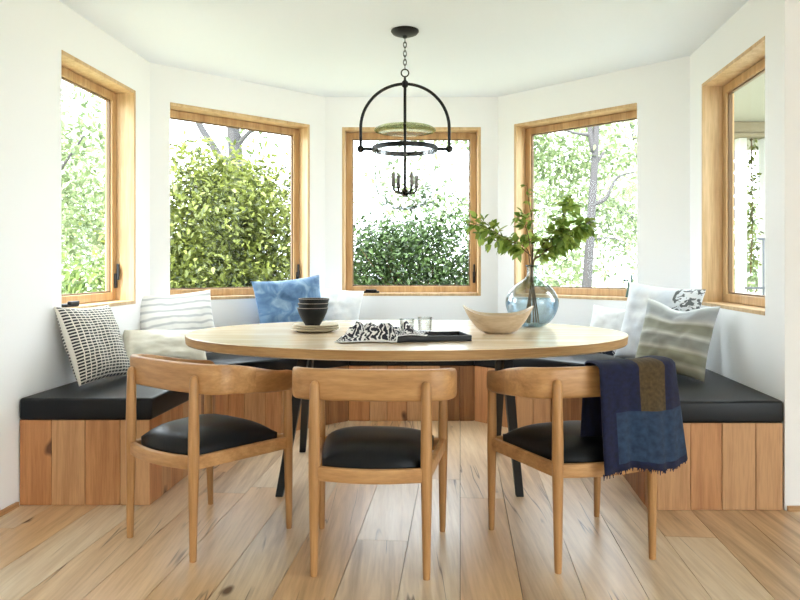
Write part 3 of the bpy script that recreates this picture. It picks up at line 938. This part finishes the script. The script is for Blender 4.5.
# vase
vp = at(532, 326.5, TZ); vs = 1.0
vase = tag(empty('glass_vase', (vp.x, vp.y, TT)), 'round blue grey glass vase holding the leafy branches', 'vase')
prof = [(0, .004), (.040, .0), (.062, .004), (.100, .028), (.128, .068), (.1455, .118), (.143, .160), (.122, .202), (.085, .238), (.050, .262), (.033, .276), (.028, .290), (.028, .325), (.031, .336), (.034, .340)]
fine = catmull([(r, z, 0) for r, z in prof], 4)
bm = bmesh.new(); lathe(bm, [(max(p.x, 0) if i else 0, p.y) for i, p in enumerate(fine)], seg=56)
obj('body', bm, M['vase'], vase, smooth=True)
bm = bmesh.new()
wprof = [(p.x-.006, p.y+.006) for p in fine if p.x > .01 and p.y < .150]
lathe(bm, [(0, wprof[0][1])]+wprof+[(0, wprof[-1][1])], seg=48)
obj('water', bm, M['water'], vase, smooth=True, autosmooth=50)
bm = bmesh.new(); torus(bm, (0, 0, .339), .0325, .0045)
obj('rim', bm, edge_glass('vase_rim_glass', (.35, .46, .48, 1), (.1, .16, .18, 1), .1, .6, .4), vase, smooth=True)

# branches
def branch(px_pts, depth_off, label, nleaf, lsize, spread, droop, seed):
    r_ = random.Random(seed)
    neck = V((vp.x, vp.y, TT+.335))
    base = V((vp.x+r_.uniform(-.05, .05), vp.y+r_.uniform(-.04, .04), TT+.02))
    pts = [base, neck+V((r_.uniform(-.012, .012), r_.uniform(-.012, .012), 0))]
    for j, (px, py) in enumerate(px_pts):
        Y = vp.y+depth_off*(j+1)/len(px_pts)
        pts.append(V(((px-400)/F*Y, Y, H-(py-266)/F*Y)))
    cv = catmull(pts, 8)
    root = tag(empty('branch', tuple(base)), label, 'branch', 'branches in the glass vase')
    bm = bmesh.new(); m = len(cv)
    tube(bm, cv, [.0042-.003*i/m for i in range(m)], 7)
    P_, D_, N_, Sz = [], [], [], []
    for k in range(nleaf):
        f = .42+.58*(k+.5)/nleaf+r_.uniform(-.02, .02); i = min(m-2, int(f*(m-1)))
        if cv[i].z < neck.z+.06: continue
        p = cv[i]; t = (cv[i+1]-cv[i]).normalized()
        an = k*2.4+r_.uniform(-.5, .5)
        a = t.orthogonal().normalized(); b = t.cross(a)
        side = a*math.cos(an)+b*math.sin(an)
        l = r_.uniform(.2, 1)*spread
        tip = p+side*l+t*.01+V((0, 0, -.01*droop))
        tube(bm, [p, p.lerp(tip, .6)+V((0, 0, .004)), tip], [.0014, .001, .0008], 4)
        for q in range(3):
            pb = p.lerp(tip, (1., .7, .45)[q])
            dr = side*r_.uniform(.3, 1)+t*r_.uniform(-.1, .8)+V((r_.uniform(-.5, .5), r_.uniform(-.5, .5), r_.uniform(-.4, .4)-droop))
            nr = V((r_.uniform(-.6, .6), r_.uniform(-.9, .2), 1.))
            P_.append(pb); D_.append(dr); N_.append(nr); Sz.append(lsize*r_.uniform(.65, 1.15))
    obj('stem', bm, M['twig'], root, world=True, smooth=True)
    leaf_mesh('foliage', np.array(P_), np.array(D_), np.array(N_), np.array(Sz), M['leaf_cut'], root, width=.56)
branch([(524, 250), (505, 238), (487, 228), (470, 222)], -.05, 'leafy branch reaching lowest and farthest left out of the vase', 34, .060, .055, .25, 1)
branch([(526, 248), (510, 242), (493, 240), (478, 232)], .10, 'leafy branch sweeping left just behind the lowest left one', 26, .058, .05, .3, 2)
branch([(529, 240), (524, 222), (520, 213)], -.08, 'short leafy branch rising left of centre from the vase', 16, .056, .04, .2, 3)
branch([(533, 240), (531, 215), (528, 195), (527, 183)], .12, 'thin tall sparse branch standing in front of the window frame', 7, .040, .015, .1, 4)
branch([(542, 246), (556, 230), (566, 212), (571, 196)], .05, 'tall leafy branch rising right of centre to the highest leaf clump', 36, .062, .05, .5, 5)
branch([(545, 252), (562, 238), (578, 226), (593, 222)], -.06, 'leafy branch spreading farthest right with hanging leaves', 34, .066, .055, .7, 6)
branch([(540, 256), (550, 246), (560, 240), (574, 242)], .09, 'short drooping leafy branch low on the right of the vase', 24, .062, .05, .6, 7)

# tray, tumblers, napkin, fork
tp = at(427, 339.5, TZ)
bm = bmesh.new()
tw, td, tt = .185, .105, .009
box(bm, -tw, tw, -td, td, 0, .006)
for x0, x1, y0, y1 in ((-tw, tw, -td, -td+tt), (-tw, tw, td-tt, td), (-tw, -tw+tt, -td+tt, td-tt), (tw-tt, tw, -td+tt, td-tt)):
    box(bm, x0, x1, y0, y1, .006, .026)
o = obj('tray', bm, M['tray'], bevel=.002, bseg=1); o.location = (tp.x, tp.y, TT); o.rotation_euler = (0, 0, rad(9))
tag(o, 'black rectangular tray with a low rim, half covered by the printed napkin', 'tray')
for (px, py, r, h, lb) in ((407, 334, .038, .075, 'clear tumbler standing at the left behind the printed napkin'), (425, 334.5, .036, .085, 'clear tumbler standing on the right, nearer the wooden bowl')):
    g = at(px, py, TZ)
    bm = bmesh.new()
    lathe(bm, [(0, 0), (r*.86, 0), (r*.9, .003), (r, h), (r-.003, h), (r*.86-.001, .010), (0, .009)], seg=36)
    o = obj('tumbler', bm, M['tumbler'], smooth=True, autosmooth=50); o.location = (g.x, g.y, TT+(.0065 if 0 else 0)); tag(o, lb, 'glass', 'clear tumblers')
np_ = at(385, 340, TZ)
bm = bmesh.new(); uvl = bm.loops.layers.uv.new('UVMap')
nx, ny = 56, 36; G = []
for i in range(ny+1):
    row = []
    for j in range(nx+1):
        u, v = j/nx, i/ny
        x = (u-.5)*.40; y = (v-.5)*.26
        e_ = min(u, 1-u)*2; f_ = min(v, 1-v)*2
        env = min(1, e_*1.5)**.8*min(1, f_*1.4)**.8
        q = V((u*4.2, v*3.4, 2.2))
        z = .004+env*(.012+.12*abs(mnoise.noise(q))+.050*abs(mnoise.noise(q*2.3)))
        x += .03*mnoise.noise(V((u*3, v*3, 9)))+.03*v-.02; y += .07*mnoise.noise(V((u*4, v*2, 15)))
        if x > .055: z = max(z, .030+.008*env)
        row.append((bm.verts.new((x, y, z)), (u, v)))
    G.append(row)
for i in range(ny):
    for j in range(nx):
        vs_ = [G[i][j], G[i][j+1], G[i+1][j+1], G[i+1][j]]
        f = bm.faces.new([a for a, _ in vs_])
        for lp, (_, uv) in zip(f.loops, vs_): lp[uvl].uv = uv
o = obj('napkin', bm, M['napkin'], smooth=True); o.location = (np_.x, np_.y, TT)
so = o.modifiers.new('thick', 'SOLIDIFY'); so.thickness = .0022; so.offset = 1
tag(o, 'crumpled black and white printed napkin spilling off the tray', 'napkin')
# fork, tines pointing up left out of the napkin
f0 = at(352, 330, TZ+.02); f1 = at(384, 335.5, TZ+.035)
fork = tag(empty('fork', tuple(f0)), 'steel fork whose tines stick out of the napkin on its left', 'fork')
dv = (f1-f0); dv.normalize(); sd = V((-dv.y, dv.x, 0)).normalized()
bm = bmesh.new()
for k in (-1.5, -.5, .5, 1.5): tube(bm, [f0+sd*k*.006, f0+dv*.045+sd*k*.006], [.0012, .0018], 6)
obj('tines', bm, M['silver'], fork, world=True)
bm = bmesh.new(); tube(bm, [f0+dv*.043, f0+dv*.058, f0+dv*.075], [.011, .009, .004], 8)
tube(bm, [f0+dv*.074, f0+dv*.12, f0+dv*.165], [.0035, .003, .005], 8)
obj('handle', bm, M['silver'], fork, world=True, smooth=True)

# ------------------------------------------------------------------ pendant lantern
LX, LY = .028, 3.955
lz = lambda py: H+(266-py)*LY/F
lamp = tag(empty('pendant_lantern', (LX, LY, CEIL)), 'black iron bell jar lantern hanging from the ceiling above the table', 'lamp')
def lp(name, bm, mat, parent=None, **k):
    bmesh.ops.translate(bm, verts=bm.verts[:], vec=V((LX, LY, 0)))
    if parent is None: return obj(name, bm, mat, lamp, world=True, smooth=True, **k)
    bmesh.ops.translate(bm, verts=bm.verts[:], vec=-lamp.location)
    return obj(name, bm, mat, parent, smooth=True, **k)
zR = lz(149); zH = lz(84)
bm = bmesh.new()
lathe(bm, [(0, CEIL-.002), (.078, CEIL-.002), (.079, CEIL-.008), (.070, CEIL-.020), (.045, CEIL-.030), (.016, CEIL-.034), (.010, CEIL-.045), (.0, CEIL-.047)], seg=40)
lp('canopy', bm, M['blackmetal'], autosmooth=40)
bm = bmesh.new(); zc_ = CEIL-.045; z_end = lz(69); nl = 7; pitch = (zc_-z_end)/nl
for k in range(nl):
    zc = zc_-pitch*(k+.5); ax = k % 2
    pts = []
    for a in range(20):
        t = 2*PI*a/20; c, s = math.cos(t)*.0085, math.sin(t)*(pitch*.5+.005)
        pts.append((c, 0, zc+s) if ax else (0, c, zc+s))
    tube(bm, pts, .0024, 6, closed=True)
lp('chain', bm, M['blackmetal'])
bm = bmesh.new(); torus(bm, (0, 0, lz(73)), .021, .0038, 'y', 28, 8); lp('hanging_ring', bm, M['blackmetal'])
bm = bmesh.new()
lathe(bm, [(0, zH+.042), (.006, zH+.040), (.007, zH+.022), (.017, zH+.012), (.020, zH), (.017, zH-.014), (.008, zH-.022), (0, zH-.024)], seg=20)
lp('hub', bm, M['blackmetal'])
bm = bmesh.new(); R_ = .250; zs = zH-R_
pts = [(-R_, 0, zR)]+[(-R_, 0, zR+(zs-zR)*k/4) for k in range(1, 4)]+[(-R_*math.cos(PI*k/40), 0, zs+R_*math.sin(PI*k/40)) for k in range(41)]+[(R_, 0, zs-(zs-zR)*k/4) for k in range(1, 5)]
tube(bm, pts, .0088, 10); lp('arch', bm, M['blackmetal'])
for sx in (-1, 1):
    bm = bmesh.new(); ball(bm, (sx*R_, 0, zR), .021); tube(bm, [(sx*R_, 0, zR), (sx*.18, 0, zR)], .009, 8)
    lp('side_knob', bm, M['blackmetal'])
bm = bmesh.new()
lathe(bm, [(.174, zR-.013), (.185, zR-.013), (.187, zR), (.185, zR+.013), (.174, zR+.013), (.173, zR), (.174, zR-.013)], seg=64)
lp('ring_band', bm, M['blackmetal'], autosmooth=40)
zb = lz(193)
bm = bmesh.new(); tube(bm, [(0, 0, zH-.02), (0, 0, zb)], .0082, 10); lp('stem', bm, M['blackmetal'])
bm = bmesh.new(); zt = lz(125.5)
lathe(bm, [(.0, zt+.006), (.03, zt+.004), (.10, zt-.002), (.155, zt-.012), (.172, zt-.022), (.175, zt-.027), (.172, zt-.031), (.160, zt-.026), (.10, zt-.012), (.0, zt-.004)], seg=56)
lp('smoke_bell', bm, M['bell'])
bm = bmesh.new(); zj = lz(212)
lathe(bm, [(.170, zR+.02), (.171, zR-.02), (.171, zR-.16), (.166, zR-.22), (.150, zR-.27), (.118, zR-.315), (.070, zR-.338), (0, zR-.345)], seg=64)
lp('glass_jar', bm, M['jar'])
bm = bmesh.new(); torus(bm, (0, 0, zR-.335), .045, .006, 'z', 32, 8); lp('jar_foot', bm, M['jar'])
bm = bmesh.new(); ball(bm, (0, 0, zb), .022)
for k in range(4):
    a = rad(30)+k*PI/2; c, s = math.cos(a), math.sin(a)
    tube(bm, [(0, 0, zb), (c*.03, s*.03, zb-.002), (c*.06, s*.06, zb+.004), (c*.072, s*.072, zb+.016), (c*.075, s*.075, zb+.032)], .0068, 8)
    lathe(bm, [(0, zb+.030), (.012, zb+.034), (.012, zb+.040), (0, zb+.041)], (c*.075, s*.075, 0), 12)
cl_ = lp('candle_arms', bm, M['blackmetal'])
for k in range(4):
    a = rad(30)+k*PI/2; c, s = .075*math.cos(a), .075*math.sin(a)
    bm = bmesh.new(); tube(bm, [(c, s, zb+.040), (c, s, zb+.105)], .0115, 12)
    cs = lp('candle_sleeve', bm, M['candle'], autosmooth=40)
    bm = bmesh.new(); lathe(bm, [(0, zb+.105), (.008, zb+.107), (.0115, zb+.125), (.008, zb+.145), (.002, zb+.16), (0, zb+.161)], (c, s, 0), 12)
    lp('bulb', bm, M['bulb'], cs)

# ornament on the sill of the back right window
d4 = (V(W[3][1])-V(W[3][0])).normalized(); n4 = V((-d4.y, d4.x))
op = V(W[3][1])-d4*.075+n4*.045
bm = bmesh.new()
for sx in (-1, 1):
    tube(bm, [(sx*.020, 0, 0), (sx*.012, 0, .05), (sx*.006, 0, .085)], [.009, .007, .006], 8)
    tube(bm, [(sx*.006, 0, .08), (sx*.012, 0, .115), ((.014 if sx > 0 else -.042), 0, .152 if sx > 0 else .118)], [.006, .0055, .009], 8)
o = obj('figurine', bm, M['teal'], smooth=True); o.location = (op.x, op.y, Z0+.0225); o.rotation_euler = (0, 0, rad(-20))
tag(o, 'small verdigris forked figurine on the sill of the back right window', 'figurine')

# ------------------------------------------------------------------ outdoors
GZ = -.45
bm = bmesh.new(); bmesh.ops.create_grid(bm, x_segments=2, y_segments=2, size=60)
o = obj('ground', bm, M['lawn']); o.location = (0, 20, GZ); struct(o)

def cloud(centres, per, sig, size, jitter=.35, up=.3):
    """clusters of leaves round the given centres"""
    c = np.repeat(np.array(centres), per, axis=0)
    P_ = c+rng.normal(0, 1, c.shape)*np.array(sig)
    D_ = rng.normal(0, 1, P_.shape); D_[:, 2] = D_[:, 2]*.6-.35
    N_ = rng.normal(0, .6, P_.shape); N_[:, 2] += 1.
    Sz = size*(1+rng.uniform(-jitter, jitter, len(P_)))
    return P_, D_, N_, Sz
def ell(n, c, r, lo=.45):
    """cluster centres in the outer part of an ellipsoid that stands on the ground"""
    out = []
    while len(out) < n:
        v = rng.normal(0, 1, 3); v /= np.linalg.norm(v); v *= lo+(1-lo)*rng.random()**.6
        p = np.array(c)+v*np.array(r)
        if p[2] > GZ+.25: out.append(p)
    return out
def shrub(label, kind, x, y, rx, ry, top, ncl, per, sig, size, mat, seed, cat='shrub', group=None):
    root = tag(empty(kind, (x, y, GZ)), label, cat, group)
    r_ = random.Random(seed)
    cen = ell(ncl, (x, y, (top+GZ)/2-.1), (rx, ry, (top-GZ)/2+.05), .2)
    cen = [c for c in cen]
    P_, D_, N_, Sz = cloud(cen, per, (sig, sig, sig*.8), size)
    keep = (P_[:, 2] > GZ+.05)
    leaf_mesh('foliage', P_[keep], D_[keep], N_[keep], Sz[keep], mat, root)
    bm = bmesh.new()
    for c in cen[::3]:
        b = V((x+r_.uniform(-.25, .25)*rx, y+r_.uniform(-.25, .25)*ry, GZ))
        e = V(c); mid = b.lerp(e, .5)+V((0, 0, .25))
        tube(bm, [b, mid, e], [.022, .014, .005], 5)
    obj('stems', bm, M['twig'], root, world=True)
def tree(label, kind, x, y, h, crown_c, crown_r, ncl, per, sig, size, mat, limbs, seed, tr=.12, cat='tree', group=None):
    root = tag(empty(kind, (x, y, GZ)), label, cat, group)
    bm = bmesh.new()
    for L0 in limbs:
        pts = catmull([V(p) for p, _ in L0], 6); rr = []
        m = len(pts)
        for i in range(m): 
            f = i/(m-1)*(len(L0)-1); k = min(int(f), len(L0)-2); rr.append(L0[k][1]*(1-f+k)+L0[k+1][1]*(f-k))
        tube(bm, pts, rr, 9)
    obj('trunk', bm, M['bark'], root, world=True, smooth=True)
    cen = ell(ncl, crown_c, crown_r, .25)
    P_, D_, N_, Sz = cloud(cen, per, (sig, sig, sig*.6), size)
    leaf_mesh('foliage', P_, D_, N_, Sz, mat, root)
M['leaf_far_glare'] = leafmat('far_leaf_glare', lin(150, 164, 128), lin(204, 212, 182), .4)  # overexposed haze of the distance painted into the leaf colour
def ray(px, py, Y): return V(((px-400)/F*Y, Y, H-(py-266)/F*Y))

shrub('tall leafy green hedge bush filling the back left window', 'hedge_bush', -2.15, 8.5, 1.2, .8, 2.62, 180, 170, .20, .08, M['leaf_mid'], 1)
shrub('dark green glossy shrub across the lower half of the middle window', 'garden_shrub', 0.20, 10.6, 1.25, .7, 2.28, 150, 150, .19, .08, M['leaf_dark'], 2)
shrub('low pale green bush in the lower part of the left window', 'garden_shrub', -2.95, 6.2, .75, .55, 1.45, 60, 80, .15, .08, M['leaf_olive'], 3)
tree('slim tree with grey forking trunks behind the hedge bush', 'garden_tree', -2.6, 11.5, 6, (-2.6, 11.8, 4.6), (2.3, 1.0, 1.6), 42, 50, .28, .12, M['leaf_glare'],
     [[((-2.5, 11.5, GZ), .16), (tuple(ray(236, 160, 11.5)), .12), (tuple(ray(232, 120, 11.5)), .09), (tuple(ray(226, 40, 11.5)), .05)],
      [(tuple(ray(238, 190, 11.5)), .10), (tuple(ray(214, 148, 11.4)), .06), (tuple(ray(196, 116, 11.4)), .05), (tuple(ray(185, 60, 11.4)), .03)],
      [(tuple(ray(233, 150, 11.5)), .05), (tuple(ray(255, 128, 11.4)), .03), (tuple(ray(292, 112, 11.4)), .015)]], 4)
tree('tree with glare painted into its leaves outside the left window', 'garden_tree', -7.0, 12.5, 5, (-5.9, 12.5, 2.6), (1.5, .9, 2.4), 80, 50, .30, .13, M['leaf_glare'],
     [[((-7.0, 12.5, GZ), .14), ((-6.9, 12.5, 2.0), .09), ((-6.5, 12.5, 4.6), .03)], [((-6.9, 12.5, 1.6), .05), ((-5.6, 12.4, 3.4), .015)]], 5)
Y4 = 11.
tree('grey trunked tree with bare forked limbs outside the back right window', 'garden_tree', ray(583, 330, Y4).x, Y4, 6, tuple(ray(568, 178, Y4+.8)), (1.6, .7, 1.8), 90, 60, .26, .10, M['leaf_glare'],
     [[(tuple(ray(583, 340, Y4)), .09), (tuple(ray(588, 270, Y4)), .075), (tuple(ray(592, 205, Y4)), .066), (tuple(ray(595, 155, Y4)), .055), (tuple(ray(599, 60, Y4)), .04)],
      [(tuple(ray(594, 152, Y4)), .05), (tuple(ray(590, 128, Y4)), .04), (tuple(ray(589, 70, Y4)), .03)],
      [(tuple(ray(592, 205, Y4)), .04), (tuple(ray(606, 198, Y4)), .03), (tuple(ray(617, 178, Y4)), .02), (tuple(ray(634, 172, Y4)), .01)],
      [(tuple(ray(595, 165, Y4)), .03), (tuple(ray(604, 152, Y4)), .02)],
      [(tuple(ray(590, 135, Y4)), .03), (tuple(ray(575, 133, Y4)), .02), (tuple(ray(560, 128, Y4)), .012)],
      [(tuple(ray(588, 240, Y4)), .02), (tuple(ray(610, 238, Y4)), .012), (tuple(ray(630, 244, Y4)), .007)]], 6)
shrub('low yellow green bush at the foot of the grey trunked tree', 'garden_shrub', 3.0, 14.4, 1.2, .7, .75, 40, 55, .22, .11, M['leaf_glare'], 7)
tree('far tree, leaves painted pale for glare, rising beyond the dark shrub of the middle window', 'garden_tree', 2.25, 17, 6, (1.1, 17, 2.9), (2.6, 1.2, 2.2), 46, 38, .4, .15, M['leaf_glare'],
     [[((2.25, 17, GZ), .14), ((2.2, 17, 2.5), .1), ((2.3, 17, 5.4), .03)], [((2.2, 17, 1.9), .03), ((.5, 16.8, 3.6), .008)], [((2.2, 17, 2.3), .05), ((2.9, 16.9, 4.), .02)]], 8)

tree('distant tree mass painted pale for overexposure beyond the grey trunked tree', 'garden_tree', 7.4, 20, 6, (5.2, 20, 2.9), (3.0, 1.2, 3.2), 150, 48, .42, .20, M['leaf_far_glare'],
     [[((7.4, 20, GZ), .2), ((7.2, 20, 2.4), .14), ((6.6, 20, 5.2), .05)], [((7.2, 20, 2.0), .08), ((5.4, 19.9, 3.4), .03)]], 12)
tree('distant tree mass with haze painted into its leaves far outside the left window', 'garden_tree', -10.2, 19, 6, (-8.4, 19, 2.6), (2.2, 1.2, 3.2), 130, 48, .42, .20, M['leaf_far_glare'],
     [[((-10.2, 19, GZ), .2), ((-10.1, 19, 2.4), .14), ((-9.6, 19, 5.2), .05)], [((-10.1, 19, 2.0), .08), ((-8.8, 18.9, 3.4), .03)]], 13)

# porch seen through the right window
bm = bmesh.new(); prism(bm, [(2.35, 4.9), (6.5, 4.9), (6.5, 9.3), (3.5, 9.3)], 2.62, 2.74)
tag(obj('porch_roof', bm, M['porchceil']), 'white porch roof outside the right window', 'roof')
bm = bmesh.new(); box(bm, 3.0, 6.2, 7.42, 7.62, 2.50, 2.62); box(bm, 3.0, 6.2, 7.40, 7.64, 2.46, 2.50)
tag(recentre(obj('porch_beam', bm, M['porchcream'], bevel=.01), (4.4, 7.52, 2.46)), 'cream timber beam under the porch roof outside the right window', 'beam')
def post(px, Y, w, label):
    x = (px-400)/F*Y
    bm = bmesh.new(); box(bm, -w, w, -w, w, 0, 2.909); box(bm, -w*1.35, w*1.35, -w*1.35, w*1.35, 0, .12)
    o = obj('porch_post', bm, M['porchwhite'], bevel=.006); o.location = (x, Y, GZ); tag(o, label, 'post', 'porch posts')
post(741, 7.52, .045, 'white square porch post left of the hanging vine')
post(770, 7.52, .085, 'white square porch post at the near edge of the right window')
# vine
vx = (751.5-400)/F*7.52
root = tag(empty('vine', (vx, 7.52, 2.459)), 'trailing green vine hanging from the porch beam outside the right window', 'vine')
cen = [(vx+rng.normal(0, .015), 7.52+rng.normal(0, .025), 2.40-1.35*k/26) for k in range(26)]
leaf_mesh('foliage', *cloud(cen, 12, (.022, .03, .04), .055), M['leaf_mid'], root)
bm = bmesh.new(); tube(bm, [(vx, 7.52, 2.4595), (vx+.01, 7.52, 1.5), (vx-.01, 7.52, 1.0)], .008, 6); obj('stem', bm, M['twig'], root, world=True)
# planter with tall grey pot below it
bm = bmesh.new(); lathe(bm, [(0, 0), (.13, 0), (.10, .35), (.12, .9), (.165, 1.25), (.15, 1.27), (0, 1.2)], seg=28)
px_ = (748.5-400)/F*6.9
o = obj('planter', bm, M['concrete'], smooth=True, autosmooth=50); o.location = (px_, 6.9, GZ); tag(o, 'tall pale concrete planter below the hanging vine', 'planter')
# black slatted garden chair / screen behind
def ppt(px, py, Y): return ray(px, py, Y)
root = tag(empty('garden_screen', tuple(V((ppt(731, 300, 9.6).x, 9.6, GZ)))), 'dark slatted garden screen on the patio beyond the porch', 'screen')
bm = bmesh.new()
x0 = ppt(720, 0, 9.6).x; x1 = ppt(737, 0, 9.6).x
for k in range(7):
    z = 1.75+.16*k
    hexa(bm, [(x0, 9.58, z-.06), (x1, 9.58, z), (x1, 9.60, z), (x0, 9.60, z-.06), (x0, 9.58, z+.07), (x1, 9.58, z+.13), (x1, 9.60, z+.13), (x0, 9.60, z+.07)])
obj('slat_panel', bm, M['greymetal'], root, world=True)
for x in (x0, x1):
    bm = bmesh.new(); box(bm, x-.02, x+.02, 9.57, 9.61, GZ, 2.85); obj('upright', bm, M['porchwhite'], root, world=True)
root = tag(empty('railing', (ppt(730, 300, 8.3).x, 8.3, GZ)), 'thin metal porch railing outside the right window', 'railing')
bm = bmesh.new(); a = ppt(700, 238, 8.3); b = ppt(742, 238, 8.3); box(bm, a.x, b.x, 8.28, 8.31, a.z-.02, a.z+.02); obj('handrail', bm, M['porchcream'], root, world=True)
for px in (705, 741):
    q = ppt(px, 238, 8.3); bm = bmesh.new(); box(bm, q.x-.015, q.x+.015, 8.285, 8.315, GZ, q.z-.02); obj('baluster', bm, M['porchcream'], root, world=True)
# garden table: dark frame seen as thin lines at the right edge
Yt = 6.2
root = tag(empty('side_table', (ppt(757, 300, Yt).x, Yt, GZ)), 'dark wire framed stand beside the planter on the porch', 'stand')
def seg(nm, p, q, r=.010):
    bm = bmesh.new(); tube(bm, [p, q], r, 6); obj(nm, bm, M['greymetal'], root, world=True)
seg('top_bar', ppt(757, 239, Yt), ppt(775, 239, Yt)); seg('upright', ppt(763.5, 239, Yt), ppt(763.5, 288, Yt)); seg('lower_bar', ppt(745, 288, Yt), ppt(775, 288, Yt))
q = ppt(763.5, 288, Yt); seg('upright', q, V((q.x, q.y, GZ)))
q = ppt(775, 239, Yt); seg('upright', q, V((q.x, q.y, GZ)))
root = tag(empty('garden_sofa', (ppt(735, 300, 9.9).x+.1, 9.9, GZ)), 'low garden sofa with grey and mauve cushions on the patio', 'sofa')
xc = root.location.x
bm = bmesh.new(); box(bm, xc-.7, xc+.7, 9.6, 10.35, GZ, GZ+.42); obj('base', bm, M['mauve'], root, world=True, bevel=.03)
bm = bmesh.new(); box(bm, xc-.7, xc+.7, 10.2, 10.4, GZ+.42, GZ+.85); obj('backrest', bm, M['greymetal'], root, world=True, bevel=.04)
bm = bmesh.new(); box(bm, xc-.68, xc+.68, 9.62, 10.19, GZ+.425, GZ+.55); obj('seat_cushion', bm, M['mauve'], root, world=True, bevel=.04)
shrub('green bush painted pale for glare beyond the patio at the right', 'garden_shrub', 6.2, 13.2, 1.4, .8, 2.3, 60, 55, .25, .12, M['leaf_glare'], 9)

# ------------------------------------------------------------------ light
w = bpy.data.worlds.new('sky'); S.world = w; w.use_nodes = True
N, L = w.node_tree.nodes, w.node_tree.links
bg = N['Background']
bg.inputs['Color'].default_value = (.84, .93, 1., 1); bg.inputs['Strength'].default_value = 3.6
sun = bpy.data.lights.new('sun', 'SUN'); sun.energy = 3.; sun.angle = rad(2.); sun.color = (1, .95, .86)
so = bpy.data.objects.new('sun', sun); C.objects.link(so)
sd = V((.35, .62, -1.15)).normalized()          # direction the light travels: from behind the house, over the roof
so.rotation_euler = sd.to_track_quat('-Z', 'Y').to_euler(); so.location = (0, 0, 8)

cam = bpy.data.cameras.new('camera'); co = bpy.data.objects.new('camera', cam); C.objects.link(co)
co.location = (0, 0, H); co.rotation_euler = (PI/2, 0, 0)
cam.sensor_fit = 'HORIZONTAL'; cam.sensor_width = 36; cam.lens = 36*F/800; cam.shift_y = -34/800
cam.clip_start = .05; cam.clip_end = 200
S.camera = co
S.view_settings.view_transform = 'Standard'; S.view_settings.look = 'None'; S.view_settings.gamma = 1; S.view_settings.use_curve_mapping = False
S.view_settings.exposure = 1.55
S.cycles.use_denoising = True
S.cycles.max_bounces = 12; S.cycles.diffuse_bounces = 6; S.cycles.transparent_max_bounces = 24
S.cycles.sample_clamp_indirect = 8
